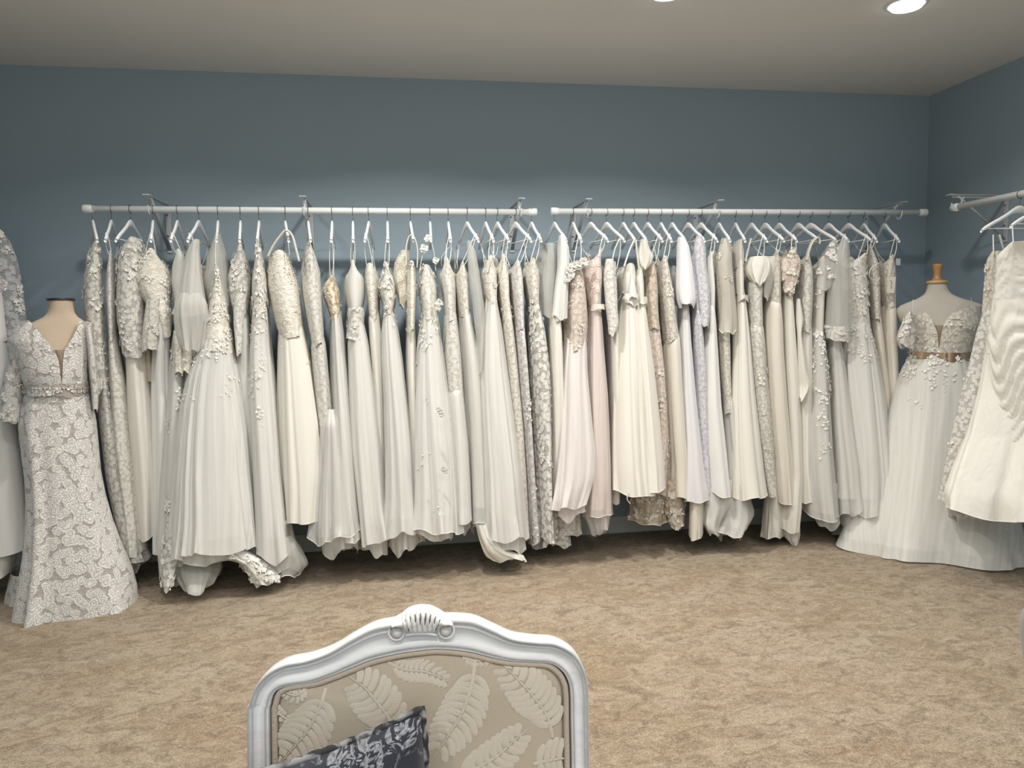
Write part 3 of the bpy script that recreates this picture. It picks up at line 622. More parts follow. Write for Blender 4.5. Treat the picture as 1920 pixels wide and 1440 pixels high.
r, hx, y, a = full('', 806, 808, hl('the gown with flowered keyhole strap'), 'tulle gown with flower-trimmed looped strap and white blossoms scattered on its skirt')
arch(r, [(786, 512), (792, 480), (800, 460), (807, 452), (813, 470), (817, 508)], 3.76, 0.006, TI)
for q, (fx, fy, fr) in enumerate(((803, 447, 0.02), (795, 466, 0.022), (818, 488, 0.018), (824, 568, 0.022), (822, 578, 0.016))): rosette(atY(fx, fy, 3.75), fr, PT, r, 40+q)
s = piece(r, 'bodice', LC, '506:784,816 540:785,820 580:790,821 620:789,826', yaw=y, Yf=3.765, amp=0.003, pet=(120, 0, 1, 0.015, PT))
s = piece(r, 'skirt', T7, '600:789,823 660:783,830 740:779,838 840:777,850 920:778,856 1004:776,862', yaw=y, Yf=(3.77, 3.62), amp=0.013, k=20, under=(LN, 0.014, 0.925), pet=[(90, 0.0, 0.25, 0.015, PT), (30, 0.4, 0.95, 0.012, PT)], hem=0.02, trim=(LN, 0.0015))
for q, (fx, fy) in enumerate(((822, 768), (826, 772), (831, 880), (836, 884), (828, 778))): rosette(atY(fx, fy, 3.62), 0.014, PT, r, 60+q)
r, hx, y, a = full('', 840, 845, hl('the looped strap lace column'), 'cream lace column gown with several looped thin straps, right of the blossom gown')
s = piece(r, 'bodice', LC, '496:828,848 508:824,854 560:832,856 600:834,858', yaw=y, Yf=3.77, amp=0.003, rim=0.035); straps(r, hx, a, s, PT); 
arch(r, [(846, 460), (829, 480), (828, 500)], 3.78, 0.002, PT, 'strap'); arch(r, [(840, 455), (853, 475), (852, 500)], 3.82, 0.002, PT, 'strap')
piece(r, 'skirt', LC, '596:834,858 660:834,866 740:838,872 800:842,878', yaw=y, Yf=3.77, amp=0.006)
piece(r, 'overskirt', T7, '740:838,872 840:842,882 920:846,886 985:848,888', yaw=y, Yf=(3.765, 3.70), amp=0.01, under=(LNI, 0.008, 0.97))
r, hx, y, a = full('', 875, 897, hl('the gown with a sheer train looped over it'), 'small pink-beaded lace gown with its grey tulle train looped up over the hanger bar')
s = piece(r, 'bodice', LCB, '500:862,874 512:857,884 560:860,886 600:864,888', yaw=y, Yf=3.80, amp=0.003, rim=0.03); straps(r, hx, a, s, PT)
piece(r, 'train', TG, '450:876,880 470:876,892 520:880,900 580:888,908 640:894,910 700:884,910', Yf=3.77, hd=(0.06, 0.1), amp=0.008)
piece(r, 'skirt', T6, '600:865,890 700:872,908 800:880,915 900:884,922 985:886,926', yaw=y, Yf=(3.79, 3.70), amp=0.011, under=(LNI, 0.012, 0.925), pet=(40, 0, 0.3, 0.012, PTB), trim=(LN, 0.0015))
r, hx, y, a = full('', 910, 925, hl('the ivory tulle gown with satin tail'), 'ivory tulle gown with crossed straps whose satin tail touches the carpet')
s = piece(r, 'bodice', BD, '488:912,930 510:908,934 550:910,936 568:914,936', yaw=y, Yf=3.765, amp=0.004, pet=(60, 0, 1, 0.012, PT)); straps(r, hx, a, s, PT)
arch(r, [(912, 498), (918, 485), (930, 478), (934, 462)], 3.75, 0.004, TI, 'strap')
piece(r, 'skirt', T7, '560:914,936 620:906,946 700:904,956 800:908,968 900:914,980 960:916,984 1020:920,990', yaw=y, Yf=(3.77, 3.60), amp=0.012, k=16, under=(LNI, 0.014, 0.925), hem=0.025)
piece(r, 'train', SAT, '985:892,912 1010:898,922 1035:908,945 1046:915,984 1053:930,986', Yf=(3.66, 3.55), hd=(0.05, 0.02), amp=0.01, k=7)
r, hx, y, a = full('', 932, 954, hl('the pearl dotted champagne bodice gown'), 'gown with pearl dotted champagne bodice hanging right of the ivory gown with a satin tail')
s = piece(r, 'bodice', BD, '486:938,952 510:934,958 560:940,960 600:944,966', yaw=y, Yf=3.79, amp=0.003, rim=0.03, pet=(40, 0, 1, 0.01, PT, 1.3, 1.0)); straps(r, hx, a, s, PT)
piece(r, 'skirt', LCB, '596:944,966 700:952,978 800:960,988 900:966,994 1010:968,1000', yaw=y, Yf=3.79, amp=0.009, pet=(40, 0, 0.6, 0.012, PT))
r, hx, y, a = full('', 966, 996, hl('the silver grey beaded gown'), 'slim silver grey beaded gown, second from the gap end of the left rail')
s = piece(r, 'bodice', beaded((0.72, 0.71, 0.69), (0.5, 0.49, 0.47)), '494:964,980 510:962,986 560:966,988 620:970,990', yaw=y, Yf=3.78, amp=0.002, rim=0.02); straps(r, hx, a, s, PT)
piece(r, 'skirt', beaded((0.68, 0.67, 0.68), (0.48, 0.46, 0.46)), '620:970,990 700:976,996 800:984,1002 900:990,1008 1020:994,1018', yaw=y, Yf=3.78, amp=0.01, pet=(60, 0.3, 1, 0.013, PT))
piece(r, 'train', tulle((0.56, 0.54, 0.55), 0.6), '975:985,1020 1010:984,1032 1028:994,1020', Yf=3.66, hd=(0.06, 0.05), amp=0.012)
r, hx, y, a = full('', 996, 1015, hl('the sheer lace gown beside the gap'), 'sheer ruched lace gown with white blossoms, last before the gap between the rails')
s = piece(r, 'bodice', LCB, '492:990,1010 504:986,1015 540:990,1015 575:996,1015', yaw=y, Yf=3.77, amp=0.003, rim=0.025); straps(r, hx, a, s, PT)
piece(r, 'skirt', lace((0.84, 0.83, 0.78), (0.58, 0.57, 0.52), 36, sheer=0.55), '570:995,1015 620:996,1026 700:1000,1036 800:1008,1038 900:1014,1040 1018:1016,1046', yaw=y, Yf=(3.77, 3.72), amp=0.013, k=12, under=(cloth(GR), 0.012, 0.96), pet=(170, 0.05, 1, 0.018, PT))

# --- right rail
r, hx, y, a = full('', 1039, 1062, hl('the sheer grey cape gown'), 'gown with a sheer grey pleated cape sleeve, first after the gap on the right rail')
piece(r, 'cape', tulle((0.62, 0.62, 0.58), 0.5), '455:1022,1045 490:1014,1052 540:1012,1050 592:1016,1050', Yf=3.80, hd=(0.16, 0.14), yaw=y, amp=0.006)
s = piece(r, 'sleeve', tulle(WH, 0.82), '440:1048,1056 460:1046,1066 500:1046,1067 550:1040,1064 596:1036,1062', Yf=3.755, hd=(0.06, 0.05), amp=0.006, k=14, under=(T7, 0.01, 1))
piece(r, 'waistband', BD, '590:1034,1060 600:1034,1060', Yf=3.765, amp=0.001)
piece(r, 'skirt', CRP, '600:1035,1058 700:1036,1062 800:1038,1066 900:1036,1074 940:1036,1078', yaw=y, amp=0.01, Yf=3.77)
piece(r, 'train', LC, '930:1038,1078 970:1038,1086 1003:1037,1088', Yf=3.76, hd=(0.08, 0.08), amp=0.008, trim=(LN, 0.0015))
piece(r, 'train', LCS, '990:1044,1066 1026:1034,1068', Yf=3.76, hd=(0.06, 0.06), amp=0.008)
r, hx, y, a = full('', 1074, 1090, hl('the blush gown with flowered neckline'), 'blush lace gown with white cloth flowers along the neckline and pale tulle skirt')
s = piece(r, 'bodice', LBL, '498:1068,1096 520:1067,1099 560:1064,1102 600:1060,1106 660:1060,1106', yaw=y, Yf=3.77, amp=0.005, k=9, pet=(90, 0.2, 1, 0.014, PTB)); straps(r, hx, a, s, PT)
for q, (fx, fy, fr) in enumerate(((1068, 505, 0.026), (1076, 498, 0.026), (1086, 497, 0.026), (1094, 492, 0.03), (1070, 516, 0.022), (1064, 524, 0.018))): rosette(atY(fx, fy, 3.755), fr, PT, r, 80+q)
piece(r, 'skirt', tulle((0.80, 0.765, 0.75), 0.8), '640:1060,1105 700:1056,1106 780:1054,1112 850:1050,1118 900:1046,1116 958:1040,1098', yaw=y, Yf=(3.78, 3.64), amp=0.014, k=16, under=(CPK, 0.014, 0.95), hem=0.015, pet=(50, 0.0, 0.15, 0.016, PT))
r, hx, y, a = full('', 1107, 1140, hl('the pink bodice gown with puffed net train'), 'pink lace bodice gown with a bow waist and a net train drooping below its hem')
s = piece(r, 'bodice', lace((0.80, 0.70, 0.64), (0.62, 0.49, 0.44), 26), '474:1124,1132 490:1106,1134 530:1104,1136 565:1108,1134 585:1112,1132', yaw=y, Yf=3.79, amp=0.003); straps(r, hx, a, s, PT)
piece(r, 'sash', CPK, '570:1108,1136 582:1106,1138', Yf=3.77, amp=0.002)
piece(r, 'skirt', TP, '580:1110,1134 660:1108,1140 740:1108,1146 840:1110,1150 900:1106,1152 972:1104,1152', yaw=y, Yf=(3.79, 3.70), amp=0.013, under=(CPK, 0.013, 0.97), trim=(LN, 0.0015))
piece(r, 'train', T5, '930:1094,1142 970:1098,1144 1003:1112,1134', Yf=(3.68, 3.62), hd=(0.06, 0.05), amp=0.012, under=(T5, 0.02, 1))
r, hx, y, a = full('', 1137, 1171, hl('the ivory lace long sleeve gown'), 'ivory lace gown with cut-out straps and a long straight lace sleeve')
arch(r, [(1162, 447), (1152, 470), (1146, 500)], 3.77, 0.007, LNI); arch(r, [(1163, 448), (1162, 475), (1156, 505)], 3.775, 0.005, LNI)
s = piece(r, 'sleeve', LC, '485:1136,1150 520:1132,1152 570:1136,1156 610:1141,1160 626:1142,1156', Yf=3.75, hd=(0.04, 0.04), amp=0.003)
piece(r, 'bodice', LC, '500:1146,1160 560:1148,1162 640:1150,1164', Yf=3.80, yaw=y, amp=0.003)
piece(r, 'skirt', LNI, '620:1148,1164 700:1150,1166 800:1152,1168 900:1150,1168 944:1148,1168', yaw=y, Yf=3.80, amp=0.008)
r, hx, y, a = full('', 1168, 1191, hl('the first ivory chiffon slip gown'), 'ivory chiffon slip gown with deep V straps and waist twist, left of its twin')
arch(r, [(1190, 448), (1180, 470), (1170, 500)], 3.775, 0.010, LNI); arch(r, [(1192, 450), (1194, 475), (1198, 503)], 3.775, 0.010, LNI)
s = piece(r, 'bodice', CRP, '500:1167,1198 530:1168,1196 556:1170,1194', yaw=y, Yf=3.785, amp=0.006, k=9, rim=0.02)
piece(r, 'inner_bodice', CRW, '512:1182,1186 540:1178,1192 560:1177,1194', Yf=3.75, hd=(0.05, 0.06), amp=0.002)
piece(r, 'sash', CRP, '550:1170,1196 560:1166,1198 572:1170,1196', Yf=3.765, amp=0.006, k=9)
piece(r, 'skirt', CRP, '566:1171,1196 620:1166,1206 700:1160,1216 800:1158,1222 880:1158,1228 930:1160,1232', yaw=y, Yf=(3.78, 3.66), amp=0.012, k=18, trim=(CRP, 0.0018))
arch(r, [(1178, 922), (1176, 936), (1182, 945)], 3.68, 0.006, CRP, 'ribbon_end')
r, hx, y, a = full('', 1188, 1212, hl('the second ivory chiffon gown with flutter sleeve'), 'ivory chiffon gown with a short flutter sleeve and full A-line skirt, right twin')
piece(r, 'flutter_sleeve', TI, '448:1202,1212 470:1198,1218 478:1196,1224 495:1200,1220 502:1204,1212', Yf=3.75, hd=(0.05, 0.04), amp=0.007)
s = piece(r, 'bodice', CRP, '505:1194,1210 530:1193,1211 565:1194,1213', yaw=y, Yf=3.775, amp=0.004, k=8, rim=0.01)
piece(r, 'sash', CRP, '556:1194,1214 572:1194,1214', Yf=3.765, amp=0.004)
piece(r, 'skirt', CRP, '566:1195,1214 620:1194,1220 700:1194,1230 800:1200,1240 880:1206,1247 926:1208,1248', yaw=y, Yf=(3.78, 3.67), amp=0.011, k=14, trim=(CRP, 0.0018))
r, hx, y, a = full('', 1214, 1242, hl('the rose tan lace gown'), 'rose tan lace mermaid gown with scalloped lace hem showing below the ivory chiffon')
s = piece(r, 'bodice', LTN, '496:1210,1236 520:1212,1238 580:1214,1240 620:1216,1244', yaw=y, Yf=3.79, amp=0.004, rim=0.01, label=None); straps(r, hx, a, s, PTB)
piece(r, 'skirt', LBL, '620:1216,1244 700:1222,1252 760:1228,1256 840:1226,1262 930:1206,1262', yaw=y, Yf=3.80, amp=0.01, pet=(90, 0.3, 1, 0.016, PTB))
piece(r, 'train', LTN, '900:1190,1252 950:1184,1245 984:1182,1242', Yf=3.84, hd=(0.12, 0.12), amp=0.016, k=12, pet=(160, 0.3, 1, 0.02, PTB, 1.5), trim=(PTB, 0.003))
r, hx, y, a = full('', 1239, 1259, hl('the golden beige lace gown'), 'golden beige lace gown with plain ivory lower skirt, right of the rose tan gown')
s = piece(r, 'bodice', LCB, '486:1240,1256 500:1238,1259 560:1243,1268 640:1250,1279', yaw=y, Yf=3.77, amp=0.004, rim=0.015, pet=(60, 0.1, 1, 0.013, PTB)); straps(r, hx, a, s, PTB)
piece(r, 'skirt', CRC, '640:1252,1280 720:1256,1284 800:1260,1290 880:1264,1296 938:1262,1298', yaw=y, Yf=3.77, amp=0.009)
piece(r, 'train', LTN, '900:1244,1280 950:1244,1285 990:1258,1284', Yf=3.80, hd=(0.1, 0.08), amp=0.014, pet=(130, 0.2, 1, 0.022, PTB, 1.5), trim=(PTB, 0.003))
r, hx, y, a = full('', 1260, 1285, hl('the white crepe gown with loose sleeve'), 'cool white crepe gown with a loose elbow-length sleeve and ruched waist')
s = piece(r, 'sleeve', cloth((0.80, 0.80, 0.82), 0.6), '444:1272,1282 456:1270,1290 500:1270,1297 545:1270,1302 566:1272,1304 573:1276,1300', Yf=3.745, hd=(0.06, 0.07), amp=0.006, k=7, trim=(CLV, 0.0015))
piece(r, 'bodice', CLV, '500:1272,1290 560:1276,1294 590:1280,1296', Yf=3.80, yaw=y, amp=0.004)
piece(r, 'skirt', cloth((0.73, 0.73, 0.755), 0.6), '570:1279,1296 640:1280,1300 740:1284,1308 840:1290,1318 945:1290,1330', yaw=y, Yf=(3.79, 3.72), amp=0.01, trim=(CLV, 0.0015))
r, hx, y, a = full('', 1290, 1321, hl('the lavender lace gown'), 'pale lavender lace gown with long lace sleeve')
s = piece(r, 'sleeve', LLV, '442:1306,1316 460:1302,1322 500:1304,1324 540:1308,1330 590:1312,1331 612:1314,1328', Yf=3.75, hd=(0.06, 0.05), amp=0.003)
piece(r, 'bodice', LLV, '480:1296,1312 560:1300,1318 600:1302,1320', Yf=3.80, yaw=y, amp=0.003)
piece(r, 'skirt', LLV, '600:1304,1322 700:1310,1330 800:1313,1334 900:1316,1340 948:1318,1344', yaw=y, Yf=3.765, amp=0.008, k=7)
r, hx, y, a = full('', 1314, 1345, hl('the plain chiffon gown with fluttering hem'), 'plain pale chiffon gown with ruffled fluttering hem, right of the lavender lace gown')
s = piece(r, 'bodice', CRW, '478:1330,1340 500:1326,1343 540:1330,1346 580:1330,1346', yaw=y, Yf=3.775, amp=0.003, rim=0.01); straps(r, hx, a, s, PT)
piece(r, 'skirt', CRW, '580:1329,1346 660:1325,1352 760:1326,1358 850:1332,1368 932:1342,1376', yaw=y, Yf=(3.775, 3.70), amp=0.012, trim=(CRW, 0.0015))
piece(r, 'ruffle', T7, '900:1322,1372 950:1316,1368 985:1318,1350 1005:1330,1348', Yf=3.73, hd=(0.07, 0.06), amp=0.016, k=8, under=(T7, 0.01, 1), trim=(CRW, 0.0018))
piece(r, 'lining_tail', CRC, '940:1294,1318 1012:1292,1316', Yf=3.80, hd=(0.08, 0.08), amp=0.006)
r, hx, y, a = full('', 1348, 1369, hl('the sheer bell sleeve gown'), 'beige lace gown with a sheer bell sleeve ending in a banded cuff')
s = piece(r, 'sleeve', tulle(CR, 0.62), '446:1356,1364 462:1348,1370 500:1346,1371 560:1354,1377 600:1352,1380 622:1350,1379', Yf=3.75, hd=(0.06, 0.06), amp=0.006, trim=(LNI, 0.0025), pet=(60, 0, 0.5, 0.012, PTB))
piece(r, 'bodice', LCB, '470:1343,1362 540:1346,1368 620:1350,1370', Yf=3.80, yaw=y, amp=0.003)
piece(r, 'skirt', LCB, '610:1352,1372 700:1355,1374 780:1360,1378', yaw=y, Yf=3.785, amp=0.006)
piece(r, 'overskirt', T6, '760:1360,1380 860:1368,1392 930:1368,1404 975:1362,1416 1004:1352,1400', yaw=y, Yf=(3.78, 3.70), amp=0.013, under=(T6, 0.015, 0.95), trim=(LN, 0.0018))
r, hx, y, a = full('', 1379, 1397, hl('the belted halter gown'), 'ivory belted gown with sheer neck insert and a plain long skirt')
piece(r, 'illusion_top', TI, '448:1386,1394 470:1380,1398 500:1382,1398', Yf=3.775, yaw=y, amp=0.004)
s = piece(r, 'bodice', CRP, '496:1383,1397 530:1383,1398 556:1383,1400', yaw=y, Yf=3.77, amp=0.002)
piece(r, 'belt', CRP, '553:1382,1403 565:1382,1403', Yf=3.76, amp=0.001)
piece(r, 'skirt', CRP, '564:1384,1402 640:1381,1409 740:1378,1416 840:1378,1426 938:1382,1436', yaw=y, Yf=(3.77, 3.67), amp=0.011, k=13, trim=(CRP, 0.0018))
r, hx, y, a = full('', 1409, 1438, hl('the off-shoulder cowl gown'), 'lace gown with a folded off-shoulder satin cowl')
arch(r, [(1408, 447), (1402, 470), (1398, 490)], 3.80, 0.010, TI)
piece(r, 'cowl', SAT, '480:1407,1438 494:1399,1443 512:1401,1441 530:1412,1432', Yf=3.75, hd=(0.09, 0.06), amp=0.010, k=11)
s = piece(r, 'bodice', LC, '505:1408,1436 560:1408,1434 620:1408,1438', yaw=y, Yf=3.775, amp=0.003); straps(r, hx, a, s, PT)
piece(r, 'skirt', LC, '620:1408,1438 700:1412,1442 800:1418,1452 880:1428,1458 930:1436,1464', yaw=y, Yf=3.765, amp=0.007, pet=(80, 0.3, 1, 0.016, PTB))
piece(r, 'lining_tail', LNI, '920:1438,1462 970:1434,1468 1012:1432,1464', Yf=3.79, hd=(0.08, 0.08), amp=0.012, k=9)
r, hx, y, a = full('', 1435, 1470, hl('the cream V-back gown'), 'cream crepe gown with beaded pointed bodice and train hem dropping right')
s = piece(r, 'bodice', LCB, '474:1454,1462 490:1448,1468 530:1445,1470 580:1444,1472', yaw=y, Yf=3.775, amp=0.004, rim=0.01); straps(r, hx, a, s, PT)
piece(r, 'drape', TI, '480:1436,1462 510:1432,1458 540:1430,1448 560:1432,1440', Yf=3.79, hd=(0.08, 0.06), amp=0.006)
piece(r, 'skirt', CRC, '576:1444,1472 660:1443,1474 760:1448,1480 860:1456,1488 946:1462,1494', yaw=y, Yf=3.765, amp=0.010, k=11, trim=(CRP, 0.0018))
r, hx, y, a = full('', 1461, 1494, hl('the blush floral bodice gown'), 'cream gown whose gathered blush floral lace bodice bunches at the top')
s = piece(r, 'bodice', lace((0.80, 0.71, 0.64), (0.55, 0.42, 0.36), 30), '473:1482,1496 482:1468,1506 510:1466,1502 540:1472,1494 552:1474,1488', yaw=y, Yf=3.75, amp=0.010, k=11, hd=(0.09, 0.08), pet=(120, 0, 1, 0.018, PTB, 1.6, 0.8)); straps(r, hx, a, s, PT)
piece(r, 'skirt', CRP, '545:1474,1490 620:1472,1496 700:1474,1502 800:1480,1506 900:1484,1508 960:1470,1506 1000:1468,1500', yaw=y, Yf=3.77, amp=0.010, k=9)
piece(r, 'train', CRP, '940:1466,1498 990:1468,1498 1012:1474,1498 1024:1486,1496', Yf=3.72, hd=(0.05, 0.05), amp=0.014, k=7, trim=(CRP, 0.0018))
r, hx, y, a = full('', 1497, 1536, hl('the one-shoulder ruffle gown'), 'one-shoulder ivory lace gown with a cascading side ruffle')
arch(r, [(1512, 488), (1516, 470), (1524, 452), (1534, 446), (1536, 458)], 3.77, 0.015, LC)
s = piece(r, 'bodice', LC, '482:1508,1524 500:1503,1530 560:1502,1530 620:1500,1528', yaw=y, Yf=3.775, amp=0.004, rim=0.01)
piece(r, 'skirt', CRP, '620:1500,1528 700:1498,1528 800:1498,1526 880:1498,1526 940:1498,1534', yaw=y, Yf=3.785, amp=0.010, k=9, trim=(LN, 0.0015))
piece(r, 'ruffle', CRP, '560:1494,1500 600:1494,1506 625:1496,1502 700:1498,1512 725:1500,1520 750:1500,1506', Yf=3.755, hd=(0.03, 0.03), amp=0.006)
r, hx, y, a = full('', 1520, 1569, hl('the lace vine gown with sheer top'), 'sheer gown with a white lace vine from shoulder to hem')
s = piece(r, 'illusion_top', T5, '450:1560,1568 470:1545,1572 500:1532,1574 540:1530,1560', Yf=3.76, hd=(0.08, 0.1), amp=0.002, pet=(170, 0.1, 0.8, 0.017, PT, 1.4))
piece(r, 'bodice', TI, '490:1534,1556 560:1532,1552 640:1529,1550', yaw=y, Yf=3.785, amp=0.004, under=(LNI, 0.006, 1), pet=(70, 0.0, 0.8, 0.014, PT))
piece(r, 'skirt', T6, '636:1528,1552 700:1526,1562 780:1524,1565 860:1526,1570 920:1530,1576 976:1538,1580', yaw=y, Yf=(3.77, 3.68), amp=0.011, under=(tulle(IV, 0.8), 0.013, 0.97), pet=[(220, 0.05, 0.5, 0.016, PT, 0.8), (40, 0.5, 0.8, 0.012, PT, 0.4)], trim=(LN, 0.0018))
r, hx, y, a = full('', 1554, 1591, hl('the gown with hanging tulle sleeve'), 'gown with a wide sheer tulle sleeve hanging to a lace band cuff')
piece(r, 'sleeve', TG, '447:1580,1590 480:1562,1590 540:1556,1592 600:1552,1592 626:1550,1592', Yf=3.735, hd=(0.06, 0.07), amp=0.006, k=9)
piece(r, 'cuff', LC, '612:1550,1592 638:1552,1590', Yf=3.73, hd=(0.07, 0.07), amp=0.003, pet=(40, 0, 1, 0.014, PT))
s = piece(r, 'bodice', TI, '498:1560,1580 560:1562,1582 640:1560,1582', yaw=y, Yf=3.80, amp=0.004, under=(LNI, 0.006, 1)); straps(r, hx, a, s, LNI, 'wide')
piece(r, 'skirt', T6, '636:1558,1582 720:1562,1594 800:1566,1604 880:1572,1616 965:1578,1622', yaw=y, Yf=(3.78, 3.66), amp=0.014, under=(LNI, 0.014, 0.925), hem=0.02)
piece(r, 'ruffle', T7, '880:1580,1610 920:1576,1614 960:1584,1612', Yf=3.64, hd=(0.06, 0.06), amp=0.014, k=9)
r, hx, y, a = full('', 1591, 1634, hl('the strapless lace ball gown'), 'full tulle ball gown with strapless sweetheart lace bodice near the right end of the rail')
s = piece(r, 'bodice', LC, '484:1612,1632 494:1582,1632 530:1588,1632 580:1594,1636 630:1592,1644', yaw=y, Yf=3.76, amp=0.003, hd=(0.12, 0.14), pet=(190, 0.1, 1, 0.017, PT, 1.5)); straps(r, hx, a, s, PT)
piece(r, 'skirt', T7, '610:1594,1640 680:1592,1654 760:1594,1666 840:1600,1674 900:1606,1678 966:1610,1672', yaw=y, Yf=(3.76, 3.62), amp=0.013, k=20, under=(LNI, 0.014, 0.925), pet=(110, 0, 0.25, 0.016, PT, 1.4), hem=0.02)
r, hx, y, a = full('', 1620, 1644, hl('the corset back lace gown'), 'narrow lace gown with ribbon loops at its back, second from the right end')
s = piece(r, 'bodice', LCB, '466:1628,1636 485:1630,1650 540:1634,1654 600:1638,1656', yaw=y, Yf=3.775, amp=0.003); straps(r, hx, a, s, PT)
arch(r, [(1650, 492), (1634, 502), (1630, 518), (1642, 528), (1650, 520)], 3.755, 0.003, PT, 'ribbon_loop')
piece(r, 'skirt', CRC, '600:1638,1657 700:1650,1668 800:1662,1678 900:1668,1684 960:1668,1684', yaw=y, Yf=3.79, amp=0.007)
r, hx, y, a = full('', 1659, 1686, hl('the last gown, nearest the corner'), 'plain ivory gown with a paper tag, last on the right rail nearest the corner')
s = piece(r, 'bodice', LCB, '484:1668,1680 492:1657,1683 540:1658,1684 580:1660,1685', yaw=y, Yf=3.775, amp=0.003, rim=0.012); straps(r, hx, a, s, PT)
piece(r, 'skirt', CRC, '580:1660,1685 660:1664,1687 760:1668,1690 860:1672,1692 960:1674,1694', yaw=y, Yf=3.775, amp=0.008, k=9)
M_TAG = plain('card_tag', (0.74, 0.71, 0.64), 0.6); M_INK = plain('tag_ink', (0.15, 0.14, 0.14), 0.6)
tg = atY(1671, 534, 3.748); b = MB(); b.box(tg, (0.046, 0.0015, 0.088), Matrix.Rotation(0.06, 3, 'Y')); to = b.build('paper_tag', M_TAG, r, False)
b = MB()
for q, (dx, wd, dz) in enumerate(((-0.002, 0.004, 0.02), (0.002, 0.005, 0.008), (-0.001, 0.004, -0.004), (0.001, 0.005, -0.016))): b.box(tg+np.array([dx, -0.0012, dz]), (wd, 0.0008, 0.008))
b.build('printing', M_INK, to, False)
b = MB(); b.tube([tg+np.array([0.008, 0, 0.044]), atY(1678, 500, 3.76)], 0.0008, 5); b.build('tag_string', PT, to)
b = MB(); b.box(atY(1684, 491, 3.75), (0.028, 0.001, 0.036)); bevel(b.build('plastic_loop_tag', tulle((0.8, 0.82, 0.82), 0.35), r, False), 0.008)

# ------------------------------------------------------------------ side rails
def side_hanger(x, yy, rz, label): place_hanger((x, yy, RZ-0.0085), rz, label, 'white hangers on the rails')
side_hanger(RXR, 3.255, -math.pi/2, 'white hanger on the right wall rail holding the lace gown farthest from the viewer')
r = empty('bridal_gown', (RXR-0.1, 3.255, 1.0), 'beaded lace gown on the right wall rail, behind the ruched satin gown', 'wedding dress')
s = piece(r, 'bodice', LCB, '470:1864,1884 484:1858,1900 540:1856,1915 620:1852,1925', Yf=3.20, hd=(0.05, 0.06), amp=0.006, pet=(80, 0, 1, 0.014, PTB))
arch(r, [(1862, 440), (1863, 478)], 3.22, 0.004, PT, 'strap'); arch(r, [(1874, 440), (1880, 462), (1886, 482)], 3.24, 0.007, T7, 'strap')
piece(r, 'skirt', LCS, '600:1850,1925 700:1832,1920 800:1812,1915 900:1794,1912 952:1786,1910', Yf=3.16, hd=(0.06, 0.08), amp=0.010, under=(tulle(SHD, 0.75), 0.01, 0.98), pet=(60, 0, 1, 0.014, PTB), k=12)
side_hanger(RXR, 3.08, -math.pi/2, 'white hanger on the right wall rail holding the ruched satin gown')
r = empty('bridal_gown', (RXR-0.1, 3.08, 1.0), 'ivory satin gown ruched in diagonal folds on the right wall rail', 'wedding dress')
s = piece(r, 'bodice', SAT, '452:1900,1920 475:1886,1965 540:1884,1975 600:1876,1980 660:1872,1985', Yf=3.02, hd=(0.06, 0.07), amp=0.006, k=9, pw=2.5, ruche=(0.016, 13, 1.1))
arch(r, [(1898, 423), (1900, 455)], 3.04, 0.004, PT, 'strap')
piece(r, 'skirt', SAT, '640:1868,1985 740:1852,1990 820:1832,1990 890:1806,1988 940:1790,1985 972:1792,1982', Yf=(3.03, 2.95), hd=(0.07, 0.1), amp=0.026, k=15, hem=0.015, trim=(SAT, 0.002), close=False, wide=1.0)
piece(r, 'bustle', SAT, '560:1886,1990 640:1880,1992 700:1884,1992 780:1892,1992 860:1882,1990 930:1888,1988 974:1898,1985', Yf=2.965, hd=(0.06, 0.06), amp=0.010, k=11, ruche=(0.024, 11, 1.3))
# left wall rail: only the right ends of two gowns reach into view
side_hanger(RXL, 3.94, math.pi/2, 'white hanger out of view on the left wall rail, farther one')
r = empty('bridal_gown', (RXL+0.1, 3.94, 1.0), 'gown at the left edge showing one sheer bluish lace long sleeve', 'wedding dress')
piece(r, 'sleeve', lace((0.66, 0.67, 0.68), (0.50, 0.53, 0.55), 34, sheer=0.6), '432:-12,4 450:-20,16 480:-24,27 520:-24,35 560:-22,40 610:-20,46 680:-16,46', Yf=3.90, hd=(0.05, 0.05), amp=0.006, k=9, pet=(130, 0, 1, 0.02, PT, 1.2))
piece(r, 'skirt', LNI, '640:-40,20 760:-45,26 900:-50,30 1010:-55,34', Yf=3.93, hd=(0.06, 0.08), amp=0.01)
side_hanger(RXL, 3.80, math.pi/2, 'white hanger out of view on the left wall rail, nearer one')
r = empty('bridal_gown', (RXL+0.1, 3.80, 1.0), 'plain white satin gown cut by the left edge, with a cloth flower', 'wedding dress')
s = piece(r, 'bodice', cloth((0.82, 0.80, 0.79), 0.5), '500:-70,-6 560:-70,0 640:-66,8', Yf=3.74, hd=(0.06, 0.07), amp=0.004, pw=2.6)
arch(r, [(-20, 425), (-16, 505)], 3.77, 0.005, PT, 'strap')
rosette(atY(2, 534, 3.71), 0.035, cloth((0.84, 0.80, 0.80), 0.5), r, 5)
piece(r, 'skirt', cloth((0.82, 0.81, 0.79), 0.5), '630:-68,7 720:-75,14 800:-80,21 900:-85,32 1000:-90,42 1047:-92,46', Yf=(3.74, 3.66), hd=(0.07, 0.10), amp=0.010, k=9, pw=2.6, trim=(CRP, 0.0015))
piece(r, 'petticoat', LNI, '1000:-80,24 1060:-84,26 1092:-88,20', Yf=3.68, hd=(0.1, 0.11), amp=0.012, k=9)

